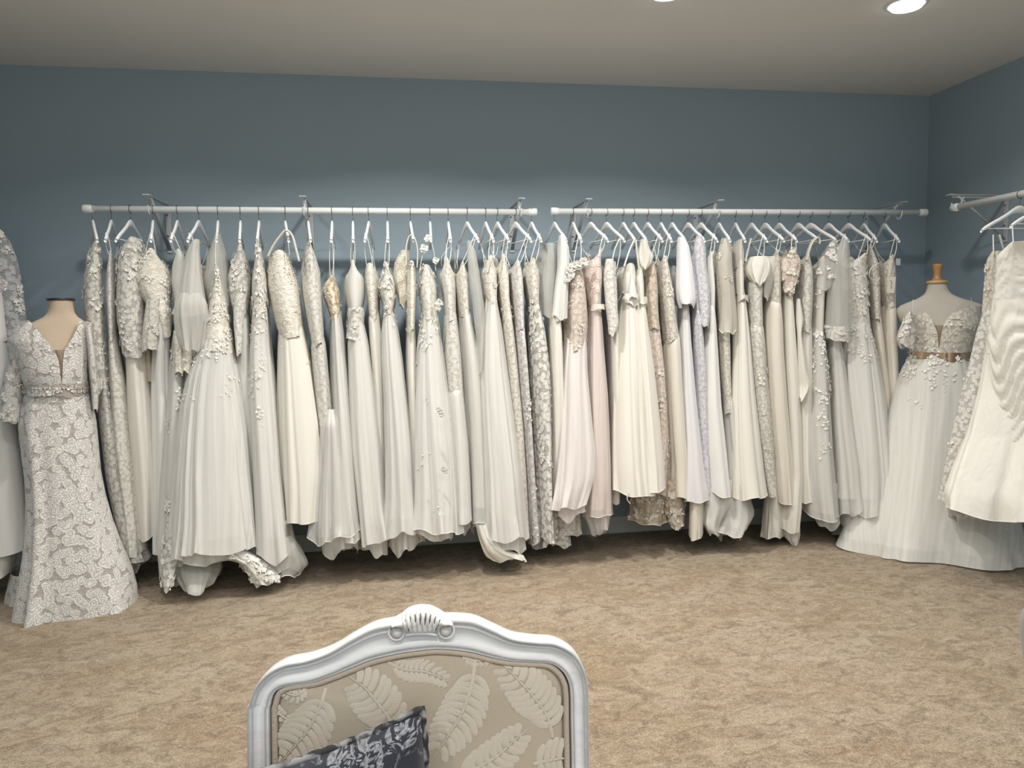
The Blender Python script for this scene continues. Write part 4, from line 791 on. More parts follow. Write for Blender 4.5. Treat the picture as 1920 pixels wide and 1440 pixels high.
# ------------------------------------------------------------------ dress forms and the gowns they wear
def neck_cut(s, neck, name, mat, parent, nphi=300, nz=46, t1=1.0, extra=None):
    """bodice whose top edge follows a neckline"""
    u = np.linspace(-1, 1, nphi+1); ph = math.pi*np.sign(u)*np.abs(u)**1.7; tg_ = np.linspace(0, 0.97, 240); cols = []
    nx = np.array(neck, float)
    for p in ph:
        if abs(p) < math.pi/2:
            P = s.pos(np.full(240, p), tg_); q = [proj(v) for v in P[::1]]; t0 = 0.97
            for (x, y), t in zip(q, tg_):
                if y >= np.interp(x, nx[:, 0], nx[:, 1]): t0 = t; break
        else: t0 = cols[-1] if cols and p > 0 else 0.02
        cols.append(t0)
    cols = np.array(cols); cols[np.abs(ph) >= math.pi/2] = 0.03
    TT = cols[None, :]+(t1-cols[None, :])*np.linspace(0, 1, nz)[:, None]; PH = np.broadcast_to(ph, TT.shape); V = s.pos(PH, TT)
    seg = np.linalg.norm(np.diff(V[:, :, :2], axis=1), axis=2); U = np.c_[np.zeros(nz), np.cumsum(seg, 1)]; U -= U[:, [nphi//2]]
    n1 = nphi+1; Fc = [(i*n1+j, (i+1)*n1+j, (i+1)*n1+j+1, i*n1+j+1) for i in range(nz-1) for j in range(nphi)]
    uv = np.stack([U, V[:, :, 2]], -1).reshape(-1, 2); V = V.reshape(-1, 3); ms = [mat]; mi = [0]*len(Fc)
    for (pv, pf, pm) in (extra or []):
        pj = np.array([proj(v) for v in pv]); okv = pj[:, 1] > np.interp(pj[:, 0], nx[:, 0], nx[:, 1])+3; pf = [f for f in pf if all(okv[i] for i in f)]
        if pm not in ms: ms.append(pm)
        n0 = len(V); V = np.vstack([V, pv]); Fc += [tuple(i+n0 for i in f) for f in pf]; mi += [ms.index(pm)]*len(pf); uv = np.vstack([uv, np.array(pv)[:, [0, 2]]])
    return mesh(name, V, Fc, ms, parent, uv=uv, midx=mi)
def stand(root, c, ztop, m):
    b = MB(); b.lathe([(0.15, 0.0), (0.15, 0.012), (0.03, 0.03), (0.018, 0.06)], (c[0], c[1], 0.001), 28); b.build('stand_base', m, root)
    b = MB(); b.tube([(c[0], c[1], 0.05), (c[0], c[1], ztop)], 0.014, 12); b.build('pole', m, root)
M_LINEN = plain('linen_form', (0.56, 0.455, 0.345), 0.85, bs=0.3, bscale=400); M_LINEN2 = plain('grey_linen_form', (0.50, 0.47, 0.42), 0.85, bs=0.3, bscale=400)
M_DARK = plain('dark_metal', (0.05, 0.045, 0.045), 0.4, 0.6); M_WOOD = plain('turned_wood', (0.42, 0.22, 0.09), 0.4, bscale=25)
M_CRY = plain('crystal_bead', (0.85, 0.82, 0.78), 0.15, 0.6); M_GOLD = plain('rose_gold_plate', (0.62, 0.44, 0.31), 0.22, 0.9)
LROSE = lace((0.79, 0.77, 0.74), (0.44, 0.40, 0.37), 31, cover=0.66, relief=1.4); LROSE2 = lace((0.79, 0.775, 0.75), (0.50, 0.47, 0.44), 34, sheer=0.75, cover=0.66)
# left form
YT = 3.60
c0 = atY(106, 735, YT+0.11)
t = empty('dress_form', (c0[0], c0[1], 0), 'linen dress form with dark neck cap wearing the rose lace gown at left', 'mannequin')
sf = Surf('562:82,126 586:81,128 598:70,138 608:42,160 622:30,168 650:32,166 700:48,160 735:57,156 780:48,166 830:42,172', YT+0.012, (0.075, 0.11), None, amp=0, seed=3, pw=2.2, grow=0)
sf.hd = np.interp(sf.t, [0, 0.1, 0.22, 0.4, 0.64, 1], [0.055, 0.055, 0.075, 0.11, 0.09, 0.12]); sf.C = sf.F.copy(); sf.F[:, 1] = YT+0.11-sf.hd+0.012; sf.C = sf.F+sf.d*sf.hd[:, None]
surf_obj('torso', sf, M_LINEN, t)
top = sf.C[0]; b = MB(); b.lathe([(0.001, 0.006), (0.05, 0.006), (0.058, 0.003), (0.058, -0.004), (0.05, -0.006)], (top[0], top[1], top[2]+0.004), 32); b.build('neck_cap', M_DARK, t)
stand(t, c0, 1.0, M_DARK)
r = empty('bridal_gown', (c0[0], c0[1], 0), 'fitted ivory rose lace gown with plunging neckline and crystal belt on the left form', 'wedding dress')
sb = Surf('598:40,160 612:30,168 640:24,169 690:40,165 732:51,162', YT-0.004, (0.09, 0.115), None, amp=0.0, seed=4, pw=2.2)
sb.hd = np.interp(sb.t, [0, 0.3, 0.75, 1], [0.085, 0.125, 0.125, 0.11]); sb.F[:, 1] = YT+0.11-sb.hd; sb.C = sb.F+sb.d*sb.hd[:, None]
bo = neck_cut(sb, [(20, 606), (44, 602), (54, 600), (81, 631), (103, 658), (111, 678), (112.4, 714), (116.6, 714), (118, 675), (122, 653), (138, 631), (150, 601), (160, 602), (180, 606)], 'bodice', LROSE, r, extra=[petals(sb, PT, 90, 0.3, 1, 0.012, phr=1.3, seed=8)])
ill = Surf('656:104,125 680:108,121 716:108,121', YT+0.004, (0.02, 0.02), None, amp=0, seed=5); surf_obj('illusion_panel', ill, tulle((0.36, 0.27, 0.20), 0.8), r)
piece(r, 'sleeve', LROSE2, '604:32,58 625:24,50 660:18,46 700:10,44 740:3,43 780:0,43 794:2,40', Yf=YT+0.02, hd=(0.07, 0.08), amp=0.005, k=7, wide=1.0, pet=(60, 0.5, 1, 0.016, PT))
piece(r, 'sleeve', LROSE2, '612:158,170 650:164,176 700:168,181 740:172,184 770:174,183', Yf=YT+0.06, hd=(0.05, 0.06), amp=0.005, k=7, wide=1.0)
piece(r, 'skirt', LROSE, '730:51,162 760:44,171 800:37,180 860:43,186 900:48,190 950:50,200 1000:48,214 1050:44,232 1100:36,252 1140:30,264 1169:26,268', Yf=(YT, 3.47), hd=(0.115, 0.23), amp=0.022, amp0=0.02, k=9, wide=1.0, hem=0.004, flounce=False, under=(cloth((0.56, 0.50, 0.47)), 0.006, 0.97), trim=(CRP, 0.0025))
piece(r, 'train', LROSE2, '1080:22,60 1120:12,60 1146:6,66', Yf=3.72, hd=(0.1, 0.14), amp=0.012, k=7, wide=1.0)
sbelt = Surf('722:50,163 741:50,163', YT-0.012, (0.125, 0.125), None, amp=0, seed=6, grow=0.004)
t2 = surf_obj('crystal_belt', sbelt, cloth((0.40, 0.36, 0.33)), r, extra=[petals(sbelt, M_CRY, 260, 0.1, 0.95, 0.013, phr=1.35, seed=2, fade=False, flower=0.7, off=0.001)])
# right form
YT = 3.58
c0 = atY(1766, 668, YT+0.1)
t = empty('dress_form', (c0[0], c0[1], 0), 'grey linen dress form with turned wooden neck finial in the right corner', 'mannequin')
sf = Surf('531:1756,1785 545:1754,1787 556:1746,1796 564:1726,1816 572:1705,1836 584:1700,1840 600:1702,1838 612:1710,1824 640:1714,1820 668:1720,1811 700:1712,1818 740:1700,1826', YT+0.012, (0.06, 0.1), None, amp=0, seed=9, pw=2.1)
sf.hd = np.interp(sf.t, [0, 0.1, 0.2, 0.4, 0.66, 1], [0.045, 0.05, 0.062, 0.1, 0.088, 0.115]); sf.F[:, 1] = YT+0.1-sf.hd+0.012; sf.C = sf.F+sf.d*sf.hd[:, None]
surf_obj('torso', sf, M_LINEN2, t)
top = sf.C[0]
b = MB(); b.lathe([(0.02, -0.002), (0.049, 0.0), (0.053, 0.008), (0.05, 0.017), (0.03, 0.02)], tuple(top), 32); b.build('neck_cap', plain('pale_wood', (0.52, 0.34, 0.17), 0.4, bscale=25), t)
b = MB(); b.lathe([(0.03, 0.02), (0.026, 0.026), (0.019, 0.034), (0.018, 0.05), (0.021, 0.075), (0.0235, 0.09), (0.0245, 0.1), (0.023, 0.106), (0.018, 0.108)], tuple(top), 24); b.build('finial', M_WOOD, t)
stand(t, c0, 1.0, M_DARK)
r = empty('bridal_gown', (c0[0], c0[1], 0), 'tulle gown with lace bodice and rose gold belt on the corner form', 'wedding dress')
sb = Surf('572:1706,1824 590:1707,1823 620:1709,1821 650:1714,1815 670:1717,1812', YT-0.002, (0.1, 0.1), None, amp=0.0, seed=10, pw=2.2)
sb.hd = np.interp(sb.t, [0, 0.4, 0.8, 1], [0.1, 0.122, 0.105, 0.1]); sb.F[:, 1] = YT+0.1-sb.hd; sb.C = sb.F+sb.d*sb.hd[:, None]
neck_cut(sb, [(1700, 592), (1708, 591), (1716, 588), (1734, 585), (1742, 592), (1750, 604), (1758, 624), (1759.8, 651), (1761.8, 651), (1763.5, 632), (1769, 609), (1776, 596), (1784, 588), (1800, 580), (1818, 574), (1830, 574)], 'bodice', LCB, r, extra=[petals(sb, PT, 160, 0.25, 1, 0.013, phr=1.3, seed=11)])
ill = Surf('610:1752,1770 640:1755,1767 656:1756,1766', YT+0.004, (0.02, 0.02), None, amp=0, seed=5); surf_obj('illusion_panel', ill, tulle((0.34, 0.25, 0.17), 0.8), r)
arch(r, [(1712, 562), (1711, 575), (1712, 590)], YT+0.01, 0.0035, T7, 'strap'); arch(r, [(1820, 558), (1822, 566), (1820, 576)], YT+0.01, 0.0035, T7, 'strap')
piece(r, 'sleeve', LCS, '584:1703,1711 600:1696,1712 625:1686,1712 640:1684,1713 652:1690,1711', Yf=YT+0.02, hd=(0.06, 0.07), amp=0.008, k=9, wide=1.0, pet=(90, 0, 1, 0.014, PT))
piece(r, 'sleeve', LCS, '580:1822,1830 600:1822,1835 630:1823,1839 648:1826,1836', Yf=YT+0.02, hd=(0.06, 0.07), amp=0.008, k=9, wide=1.0, pet=(70, 0, 1, 0.014, PT))
sbelt = Surf('661:1716.5,1812.5 673:1716.5,1812.5', YT-0.01, (0.112, 0.112), None, amp=0, seed=6, grow=0.003); surf_obj('metal_belt', sbelt, M_GOLD, r)
sbk = Surf('662:1762,1776 672:1762,1776', YT-0.018, (0.004, 0.004), None, amp=0, seed=6, pw=6); surf_obj('belt_clasp', sbk, plain('dark_gold', (0.34, 0.22, 0.13), 0.2, 0.9), r)
piece(r, 'skirt', tulle((0.78, 0.78, 0.74), 0.78), '671:1717,1812 690:1706,1819 720:1696,1826 760:1688,1833 800:1678,1839 860:1662,1850 900:1648,1860 950:1628,1873 1000:1608,1882 1057:1588,1890', Yf=(YT-0.005, 3.38), hd=(0.11, 0.22), amp=0.02, k=15, wide=1.0, hem=0.006, flounce=False, under=(LNI, 0.02, 0.95), pet=[(260, 0.0, 0.16, 0.018, PT, 1.5), (60, 0.1, 0.3, 0.014, PT, 1.3), (30, 0.3, 0.9, 0.006, PT)])
piece(r, 'train', tulle((0.6, 0.59, 0.55), 0.5), '900:1840,1890 980:1845,1905 1040:1850,1915 1074:1854,1922', Yf=(3.40, 3.30), hd=(0.06, 0.08), amp=0.016, k=9, wide=1.0, under=(tulle((0.6, 0.59, 0.55), 0.5), 0.02, 1))
piece(r, 'train', tulle((0.66, 0.65, 0.62), 0.5), '950:1600,1660 990:1582,1660 1012:1566,1640', Yf=(3.86, 3.78), hd=(0.08, 0.08), amp=0.012, k=7, wide=1.0)

# ------------------------------------------------------------------ armchair in the foreground
CHY, CHYAW = 1.12, math.radians(-5.0)
CO = atY(784, 1140, CHY); CO = np.array([CO[0], CHY, 0.0])
CU = np.array([math.cos(CHYAW), math.sin(CHYAW), 0])             # chair width axis
TILT = math.radians(9)
CN0 = np.array([-math.sin(CHYAW), math.cos(CHYAW), 0])             # away from the sitter
CWd = CN0*math.sin(TILT)+np.array([0, 0, 1])*math.cos(TILT)        # up the back
CNn = -CN0*math.cos(TILT)+np.array([0, 0, 1])*math.sin(TILT)       # out of the back, toward the sitter
ZT = 0.46
CB = CO+np.array([0, 0, ZT])-CN0*0.40*math.tan(TILT)               # origin: bottom centre of the back
def cu(px, py):                                                    # survey onto the plane of the back
    d = ray(px, py); k = ((CB-CAM)@CNn)/(d@CNn); P = CAM+d*k-CB; return np.array([P@CU, P@CWd])
def cp(u, v, h=0.0): return CB+CU*u+CWd*v+CNn*h
outer = [(467, 1343), (471, 1314), (484, 1281), (506, 1256), (538, 1239), (578, 1231), (622, 1215), (666, 1189), (702, 1171), (739, 1163), (762, 1158), (790, 1154), (815, 1154), (834, 1155.5), (852, 1155.5), (888, 1159), (925, 1175), (961, 1191), (1005, 1197.5), (1041, 1201), (1074, 1219), (1092.5, 1248), (1100.6, 1285), (1101.5, 1343)]
inner = [(509, 1343), (511, 1318), (516, 1300), (524, 1291), (540, 1285), (586, 1278), (622, 1266), (660, 1251), (695, 1237), (730, 1228), (755, 1223), (785, 1219), (812, 1216), (832, 1216), (852, 1217.5), (884, 1222), (925, 1232), (960, 1238), (1000, 1240), (1032, 1243), (1052, 1256), (1063, 1274), (1067, 1295), (1068, 1343)]
OU = np.array([cu(*p) for p in outer]); IN = np.array([cu(*p) for p in inner])
wl, wr = OU[0, 0], OU[-1, 0]; cxm = (wl+wr)/2
def closeloop(A, lo, inset):
    l, rr_ = A[0], A[-1]
    tail = [(rr_[0]-0.003, (rr_[1]+lo)/2), (rr_[0]-0.018, lo+0.06), (rr_[0]-0.05, lo+0.015), (cxm+0.08, lo), (cxm, lo-0.003), (cxm-0.08, lo), (l[0]+0.05, lo+0.015), (l[0]+0.018, lo+0.06), (l[0]+0.003, (l[1]+lo)/2)]
    return np.vstack([A, tail])
OU2 = closeloop(OU, -0.03, 0); IN2 = closeloop(IN, 0.02, 0)
def dens(A, m=8):                                                  # Catmull-Rom, same sampling for both loops
    n = len(A); out = []
    for i in range(n):
        p0, p1, p2, p3 = A[(i-1) % n], A[i], A[(i+1) % n], A[(i+2) % n]
        for q in range(m):
            u = q/m; out.append(0.5*((2*p1)+(-p0+p2)*u+(2*p0-5*p1+4*p2-p3)*u*u+(-p0+3*p1-3*p2+p3)*u**3))
    return np.array(out)
OD, ID = dens(OU2), dens(IN2)
def wood_mat():
    m, t, b = nm('distressed_white_paint', 0.45, (0.74, 0.755, 0.77), spec=0.4)
    n = N(t, 'ShaderNodeTexNoise', Scale=1.0, Detail=5.0, Roughness=0.65); L(t, objco(t, (14, 40, 60)), n.inputs[0])
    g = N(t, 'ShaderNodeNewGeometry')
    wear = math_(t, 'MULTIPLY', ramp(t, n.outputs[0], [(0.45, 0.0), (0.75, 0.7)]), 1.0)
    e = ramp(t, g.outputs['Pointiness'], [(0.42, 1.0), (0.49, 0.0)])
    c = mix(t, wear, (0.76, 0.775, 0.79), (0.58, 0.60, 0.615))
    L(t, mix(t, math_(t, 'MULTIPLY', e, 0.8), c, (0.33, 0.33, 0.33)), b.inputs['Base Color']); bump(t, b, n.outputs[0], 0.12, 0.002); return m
M_CH = wood_mat()
def linen_leaf():
    m, t, b = nm('beige_upholstery', 0.8, (0.43, 0.38, 0.30), sheen=0.2, spec=0.2)
    n = N(t, 'ShaderNodeTexNoise', Scale=1.0, Detail=2.0); L(t, objco(t, (900, 900, 300)), n.inputs[0])
    n2 = N(t, 'ShaderNodeTexNoise', Scale=9.0, Detail=3.0); L(t, objco(t), n2.inputs[0])
    L(t, mix(t, n2.outputs[0], (0.40, 0.35, 0.27), (0.47, 0.415, 0.335)), b.inputs['Base Color']); bump(t, b, n.outputs[0], 0.35, 0.0015); return m
M_UP = linen_leaf(); M_LEAF = plain('woven_leaf_motif', (0.565, 0.515, 0.435), 0.7, bs=0.3, bscale=500)
def loop_strip(name, prof, mat, parent, A=None, B=None):           # prof: (fraction from A to B, height)
    A = OD if A is None else A; B = ID if B is None else B; V = []; n = len(A); K = len(prof)
    for i in range(n):
        for (f, h) in prof: p = A[i]+(B[i]-A[i])*f; V.append(cp(p[0], p[1], h))
    Fc = [(i*K+j, ((i+1) % n)*K+j, ((i+1) % n)*K+j+1, i*K+j+1) for i in range(n) for j in range(K-1)]
    return mesh(name, V, Fc, mat, parent)
chair = empty('upholstered_chair', tuple(CO), 'carved white chair with leaf patterned beige upholstery in the foreground', 'chair')
prof = [(0.0, -0.028), (-0.01, -0.01), (0.0, 0.006), (0.03, 0.014), (0.08, 0.018), (0.13, 0.017), (0.165, 0.011), (0.19, 0.0085), (0.215, 0.011), (0.25, 0.0145), (0.29, 0.0145), (0.32, 0.010), (0.40, 0.0065), (0.55, 0.0045), (0.70, 0.006), (0.76, 0.009), (0.79, 0.013), (0.83, 0.015), (0.87, 0.013), (0.89, 0.009), (0.915, 0.0085), (0.94, 0.011), (0.965, 0.0105), (0.985, 0.006), (1.0, 0.0), (1.0, -0.028), (0.5, -0.034), (0.0, -0.028)]
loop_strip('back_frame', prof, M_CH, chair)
# carved crest: hump with shell fluting and two scrolls
hump = [(736, 1166), (742, 1160), (750, 1156), (757, 1150), (766, 1144), (778, 1140), (792, 1138.5), (806, 1140), (818, 1145), (828, 1151), (836, 1156), (844, 1157), (850, 1162)]
HUo = smoothpath([cu(*p) for p in hump], 60); HUi = smoothpath([cu(741, 1169), cu(758, 1174), cu(766, 1181), cu(778, 1184), cu(792, 1184), cu(806, 1183), cu(818, 1179), cu(826, 1172), cu(846, 1167)], 60)
V = []; K = 12
for i in range(60):
    for j in range(K):
        f = j/(K-1); h = 0.004+0.024*math.sin(math.pi*min(1, 0.12+f*0.75))+0.002
        if 0.12 < f < 0.8 and 9 < i < 51: h -= 0.0045*(0.5+0.5*math.cos(i*2*math.pi/4.6))
        if f == 0: h = -0.022
        p = HUo[i]+(HUi[i]-HUo[i])*(f if f else 0); V.append(cp(p[0], p[1], h))
Fc = [(i*K+j, (i+1)*K+j, (i+1)*K+j+1, i*K+j+1) for i in range(59) for j in range(K-1)]
n0 = len(V)
for i in range(60): p = HUi[i]; V.append(cp(HUo[i][0], HUo[i][1], -0.024)); V.append(cp(p[0], p[1], -0.024))
Fc += [(n0+2*i, n0+2*i+1, n0+2*i+3, n0+2*i+2) for i in range(59)]
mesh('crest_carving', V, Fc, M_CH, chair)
b = MB()
for (x, y, sg) in ((746, 1181, 1), (836, 1178, -1)):
    c = cu(x, y); P = []
    for k in range(26):
        a = -0.2+k*0.245; rr_ = 0.0135-0.0002*k; P.append(cp(c[0]+sg*rr_*math.cos(a+2.2), c[1]+rr_*math.sin(a+2.2), 0.0135))
    b.tube(P, 0.0022, 6); P0 = cp(c[0], c[1], 0.0)
    Rm = np.array([CU, CWd, CNn]).T; ring = []
    prof2 = [(0.0001, 0.020), (0.005, 0.0195), (0.0095, 0.016), (0.0105, 0.004)]; V = []
    for (rr_, h) in prof2:
        for q in range(16): an = q*math.pi/8; V.append(cp(c[0]+rr_*math.cos(an), c[1]+rr_*math.sin(an), h))
    b.add(V, [(i*16+q, i*16+(q+1) % 16, (i+1)*16+(q+1) % 16, (i+1)*16+q) for i in range(3) for q in range(16)])
b.tube([cp(*cu(x, y), 0.0165) for x, y in ((763, 1186), (778, 1183), (792, 1182.5), (806, 1183), (820, 1186))], 0.0022, 6, m=0)
b.build('scroll_carving', M_CH, chair)
b = MB()
for x0, y0, x1, y1 in ((762, 1155, 770, 1176), (771, 1149, 776, 1170), (780, 1145, 783, 1165), (790, 1143, 790, 1164), (800, 1143, 798, 1164), (809, 1145, 805, 1166), (818, 1149, 812, 1169), (826, 1155, 818, 1174)):
    b.tube([cp(*cu(x0, y0), 0.0232), cp(*cu((x0+x1)/2, (y0+y1)/2), 0.0262), cp(*cu(x1, y1), 0.0262)], [0.0008, 0.0015, 0.0006], 6)
b.build('carved_groove', plain('groove_dark', (0.12, 0.11, 0.10), 0.7), chair)  # dark slivers laid along the crest fluting
# upholstery dome with leaf motifs woven on it
cen = ID.mean(0)
def dome(rf): return 0.004+0.020*(1-rf**3.0)
def radf(p):                                                       # how far toward the rim a point lies
    d = p-cen; a = math.atan2(d[1], d[0]); return np.linalg.norm(d)/np.interp(a, _ang, _rad, period=2*math.pi)
_a = np.arctan2(ID[:, 1]-cen[1], ID[:, 0]-cen[0]); _o = np.argsort(_a); _ang = _a[_o]; _rad = np.linalg.norm(ID-cen, axis=1)[_o]
V = [cp(cen[0], cen[1], dome(0))]; n = len(ID); RR = 14
for j in range(1, RR+1):
    f = (j/RR)**0.8
    for i in range(n): p = cen+(ID[i]-cen)*f*0.985; V.append(cp(p[0], p[1], dome(f) if j < RR else -0.006))
Fc = [(0, 1+(i+1) % n, 1+i) for i in range(n)]+[(1+(j-1)*n+i, 1+(j-1)*n+(i+1) % n, 1+j*n+(i+1) % n, 1+j*n+i) for j in range(1, RR) for i in range(n)]
Fc = [f[::-1] for f in Fc]; mi = [0]*len(Fc)
def leaf(rib, half, nv=9, curl=0.25):
    R_ = smoothpath([cu(440+x/2.743, 1110+y/2.743) for x, y in rib], 40); Lr = np.linalg.norm(np.diff(R_, axis=0), axis=1).sum()
    hw = half/2.743*np.linalg.norm(cu(800, 1300)-cu(700, 1300))/100
    def put(P2, wd0):
        # tapered strip following P2
        T = np.gradient(P2, axis=0); T /= np.linalg.norm(T, axis=1)[:, None]+1e-9; S = np.stack([-T[:, 1], T[:, 0]], 1); K = len(P2)
        rs = [radf(p) for p in P2]
        if max(rs) > 1.12: return
        keep = [i for i in range(K) if rs[i] < 0.955]
        if len(keep) < 3: return
        n0 = len(V)
        for i in keep:
            w_ = wd0[i]; h = dome(rs[i])
            V.append(cp(*(P2[i]+S[i]*w_), h+0.0004)); V.append(cp(*P2[i], h+0.0014)); V.append(cp(*(P2[i]-S[i]*w_), h+0.0004))
        for a_ in range(len(keep)-1):
            if keep[a_+1] != keep[a_]+1: continue
            k0 = n0+3*a_; Fc.append((k0, k0+1, k0+4, k0+3)); Fc.append((k0+1, k0+2, k0+5, k0+4)); mi.extend([1, 1])
    put(R_, np.interp(np.linspace(0, 1, 40), [0, 0.1, 1], [0.0024, 0.0028, 0.0008]))
    for sg in (-1, 1):
        for k in range(nv):
            u = 0.16+0.80*k/nv; i = int(u*39); T = R_[min(i+1, 39)]-R_[i-1]; T /= np.linalg.norm(T); S = sg*np.array([-T[1], T[0]])
            wd = hw*math.sin(math.pi*min(1, (u*0.93+0.03))**0.85)**0.7; ahead = Lr*(0.10+0.06*(1-u))
            e = R_[i]+S*wd+T*ahead; m1 = R_[i]+S*wd*0.55+T*ahead*(0.3-curl*0.2)
            P2 = smoothpath([R_[i]+S*0.002, m1, e], 10); sp = Lr*0.8/nv*0.56
            put(P2, sp*np.array([0.7, 0.85, 0.92, 0.98, 1.0, 1.0, 1.0, 0.94, 0.78, 0.3])*0.92)
for rib, half, nv in (([(475, 480), (450, 570), (380, 700), (290, 810), (215, 900)], 118, 10), ([(850, 730), (800, 620), (730, 530), (670, 470), (590, 425)], 120, 9),
                      ([(790, 355), (880, 385), (990, 395), (1100, 440)], 52, 10), ([(1232, 345), (1222, 440), (1170, 590), (1090, 720), (1030, 810)], 118, 11),
                      ([(1632, 735), (1600, 620), (1530, 520), (1450, 430), (1360, 352)], 112, 10), ([(1130, 930), (1230, 880), (1350, 810), (1430, 740), (1505, 680)], 92, 9),
                      ([(1530, 862), (1600, 850), (1680, 845), (1780, 850)], 110, 6), ([(1170, 330), (1240, 345), (1330, 340)], 26, 6), ([(380, 480), (320, 520), (250, 500)], 40, 6), ([(210, 560), (230, 610), (290, 650)], 30, 5)):
    leaf(rib, half, nv)
mesh('back_upholstery', V, Fc, [M_UP, M_LEAF], chair, midx=mi)
PI_ = cen+(ID-cen)*0.972
b = MB(); b.tube([cp(p[0], p[1], 0.0065) for p in PI_], 0.0048, 8, closed=True); b.build('piping', plain('piping_cord', (0.47, 0.40, 0.33), 0.8, bs=0.5, bscale=300), chair)
# outer back panel, seat, arms and legs
V = [cp(cen[0], cen[1], -0.03)]+[cp(p[0], p[1], -0.028) for p in (cen+(ID-cen)*1.02)]; mesh('rear_panel', V, [(0, 1+i, 1+(i+1) % n) for i in range(n)], M_UP, chair)
def cq(u, f, z): return CB+CU*(cxm+u)-CN0*f+np.array([0, 0, z-CB[2]])  # f: distance in front of the back foot
V = []; ns = 48
for (sc, z) in ((1.0, 0.315), (1.02, 0.33), (1.02, 0.375), (1.0, 0.385)):
    for i in range(ns):
        a = 2*math.pi*i/ns; c_, s_ = math.cos(a), math.sin(a); uu = 0.27*sc*np.sign(c_)*abs(c_)**0.45; ff = 0.24+0.25*sc*np.sign(s_)*abs(s_)**0.45; uu *= 1+0.12*(ff-0.24)/0.25; V.append(cq(uu, ff-0.02, z))
Fc = [(j*ns+i, j*ns+(i+1) % ns, (j+1)*ns+(i+1) % ns, (j+1)*ns+i) for j in range(3) for i in range(ns)]+[tuple(range(ns-1, -1, -1)), tuple(3*ns+i for i in range(ns))]
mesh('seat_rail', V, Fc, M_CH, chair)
V = []; lv_ = ((0.93, 0.386), (0.97, 0.41), (0.95, 0.45), (0.85, 0.47), (0.6, 0.482), (0.3, 0.487), (0.02, 0.488))
for (sc, z) in lv_:
    for i in range(ns):
        a = 2*math.pi*i/ns; c_, s_ = math.cos(a), math.sin(a); uu = 0.255*sc*np.sign(c_)*abs(c_)**0.5; ff = 0.24+0.225*sc*np.sign(s_)*abs(s_)**0.5; uu *= 1+0.12*(ff-0.24)/0.25; V.append(cq(uu, ff, z))
Fc = [(j*ns+i, j*ns+(i+1) % ns, (j+1)*ns+(i+1) % ns, (j+1)*ns+i) for j in range(len(lv_)-1) for i in range(ns)]+[tuple(range(ns-1, -1, -1)), tuple((len(lv_)-1)*ns+i for i in range(ns))]
mesh('seat_cushion', V, Fc, M_UP, chair)
for sg in (-1, 1):
    for ff, dz in ((0.02, -0.04), (0.44, 0.03)):
        b = MB(); P = smoothpath([cq(sg*0.25, ff, 0.36), cq(sg*0.262, ff+dz*0.6, 0.27), cq(sg*0.25, ff, 0.12), cq(sg*0.255, ff+dz*0.4, 0.02), cq(sg*0.258, ff+dz*0.8, 0.0)], 30); b.tube(P, np.interp(np.linspace(0, 1, 30), [0, 0.25, 0.75, 0.93, 1], [0.03, 0.027, 0.014, 0.017, 0.02]), 10); b.build('leg', M_CH, chair)
for sg in (-1, 1):
    b = MB(); b.tube([cp(cxm+sg*0.19, 0.09, -0.012), cq(sg*0.20, 0.0, 0.40), cq(sg*0.2, 0.0, 0.34)], 0.018, 10); b.build('back_post', M_CH, chair)
# second armchair, only its rim enters at the right edge
ch2 = chair.copy(); col.objects.link(ch2)
for o_ in list(chair.children):
    c_ = o_.copy(); col.objects.link(c_); c_.parent = ch2
ch2.rotation_euler = (0, 0, math.radians(75)); ch2.location = (0.996, 0.875, 0)
tag(ch2, 'second white carved chair, only a sliver of its rim at the right edge', 'chair')

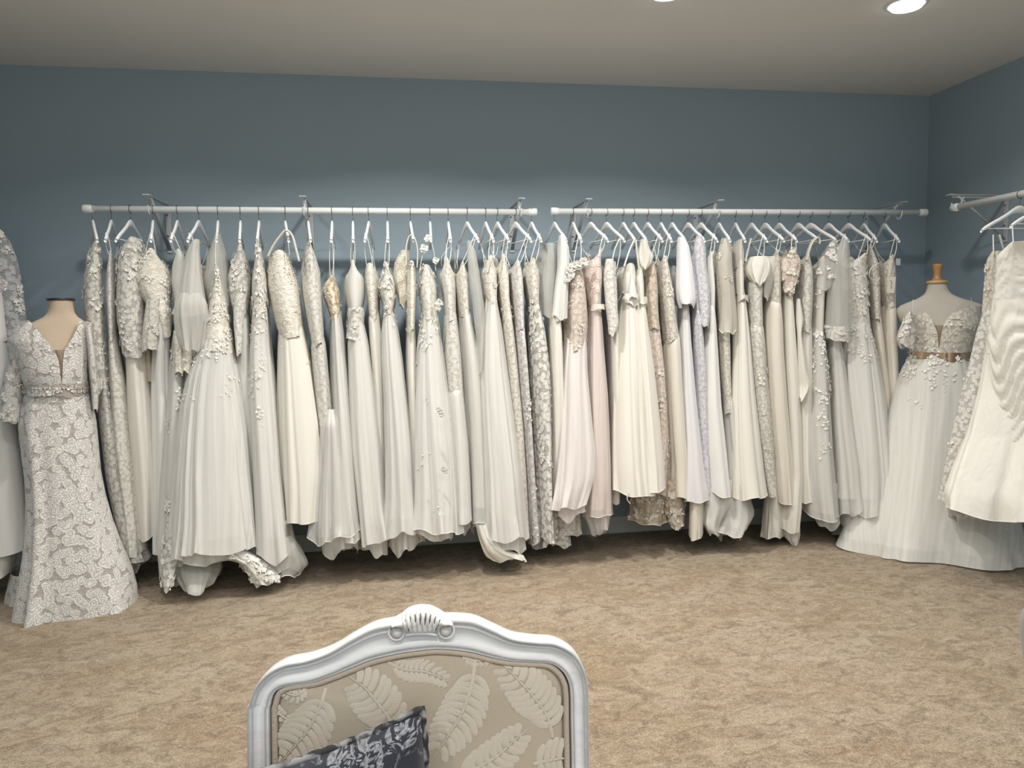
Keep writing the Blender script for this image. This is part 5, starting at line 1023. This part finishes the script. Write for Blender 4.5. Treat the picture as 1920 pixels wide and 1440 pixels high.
# ------------------------------------------------------------------ cushion leaning on the chair back
def cushion():
    def dam():
        m, t, b = nm('floral_damask', 0.75, (0.03, 0.035, 0.045), sheen=0.2, spec=0.2)
        uv = uvmap(t, 1, 1)
        nd = N(t, 'ShaderNodeTexNoise', Scale=5.0, Detail=3.0); L(t, uv, nd.inputs[0])
        va = N(t, 'ShaderNodeVectorMath', operation='MULTIPLY_ADD'); L(t, nd.outputs[1], va.inputs[0]); va.inputs[1].default_value = (0.22,)*3; L(t, uv, va.inputs[2])
        v = N(t, 'ShaderNodeTexVoronoi', Scale=5.5); v.voronoi_dimensions = '2D'; L(t, va.outputs[0], v.inputs[0])
        n1 = N(t, 'ShaderNodeTexNoise', Scale=16.0, Detail=2.0, Distortion=2.5); L(t, va.outputs[0], n1.inputs[0])
        rings = math_(t, 'SINE', math_(t, 'ADD', math_(t, 'MULTIPLY', v.outputs['Distance'], 22.0), math_(t, 'MULTIPLY', n1.outputs[0], 14.0)))
        msk = ramp(t, math_(t, 'MULTIPLY', math_(t, 'ADD', rings, 1.0), math_(t, 'SUBTRACT', 1.25, math_(t, 'MULTIPLY', v.outputs['Distance'], 1.5))), [(0.72, 0.0), (0.95, 1.0)])
        n2 = N(t, 'ShaderNodeTexNoise', Scale=90.0, Detail=4.0, Roughness=0.7); L(t, uv, n2.inputs[0])
        light = mix(t, ramp(t, n2.outputs[0], [(0.35, 0.0), (0.7, 1.0)]), (0.08, 0.09, 0.11), (0.34, 0.35, 0.38))
        L(t, mix(t, msk, (0.018, 0.021, 0.032), light), b.inputs['Base Color']); bump(t, b, msk, 0.3, 0.002); return m
    m = dam(); n = 56; S = 0.42
    _d = ray(792, 1330); c = CAM+_d*(((CB+CNn*0.07-CAM)@CNn)/(_d@CNn))                       # top corner
    th = math.radians(236); a1 = th-math.pi/4; a2 = th+math.pi/4
    e1 = CU*math.cos(a1)+CWd*math.sin(a1)+CNn*0.16; e2 = CU*math.cos(a2)+CWd*math.sin(a2)+CNn*0.16
    e1 /= np.linalg.norm(e1); e2 /= np.linalg.norm(e2); nn = np.cross(e1, e2); nn /= np.linalg.norm(nn)
    if nn@CNn < 0: nn = -nn
    cc = c+(e1+e2)*S/2; Vv = []; UV = []
    def pt(a, b_, side):
        x, y = a, b_; pin = 0.085
        xx = x*(1-pin*(1-y*y)); yy = y*(1-pin*(1-x*x))
        prof_ = max(0, (1-x**4)*(1-y**4))**0.5
        h = 0.072*prof_+0.0025*math.sin(9*x+4*y)*prof_+0.004*math.exp(-((abs(x)-0.9)**2)/0.01)*math.sin(26*y)*prof_
        return cc+(e1*xx+e2*yy)*S/2+nn*h*side
    for side in (1, -1):
        for i in range(n+1):
            for j in range(n+1): Vv.append(pt(-1+2*i/n, -1+2*j/n, side)); UV.append((i/n, j/n))
    n1 = n+1; Fc = []
    for sd, k0 in ((1, 0), (-1, n1*n1)):
        for i in range(n):
            for j in range(n):
                f = (k0+i*n1+j, k0+(i+1)*n1+j, k0+(i+1)*n1+j+1, k0+i*n1+j+1); Fc.append(f if sd > 0 else f[::-1])
    r = empty('cushion', tuple(cc), 'dark navy and grey floral cushion with ruched piping leaning on the foreground chair', 'cushion')
    mesh('cover', Vv, Fc, m, r, uv=UV)
    ed = [(-1+2*i/n, -1) for i in range(n)]+[(1, -1+2*i/n) for i in range(n)]+[(1-2*i/n, 1) for i in range(n)]+[(-1, 1-2*i/n) for i in range(n)]
    P = np.array([pt(a, b_, 1)*0.5+pt(a, b_, -1)*0.5 for a, b_ in ed]); rad = 0.006+0.001*np.sin(np.arange(len(P))*1.9)+0.0006*np.sin(np.arange(len(P))*0.7)
    b = MB(); b.tube(P, rad, 10, closed=True)
    o = b.build('ruched_piping', plain('piping', (0.03, 0.03, 0.035), 0.7), r)
    mp, t, bb = nm('piping_floral', 0.75, (0.03, 0.03, 0.04)); nq = N(t, 'ShaderNodeTexNoise', Scale=28.0, Detail=3.0, Distortion=1.0); L(t, objco(t), nq.inputs[0])
    L(t, ramp(t, nq.outputs[0], [(0.5, (0.015, 0.016, 0.02)), (0.6, (0.26, 0.26, 0.27))]), bb.inputs['Base Color']); o.data.materials[0] = mp
cushion()
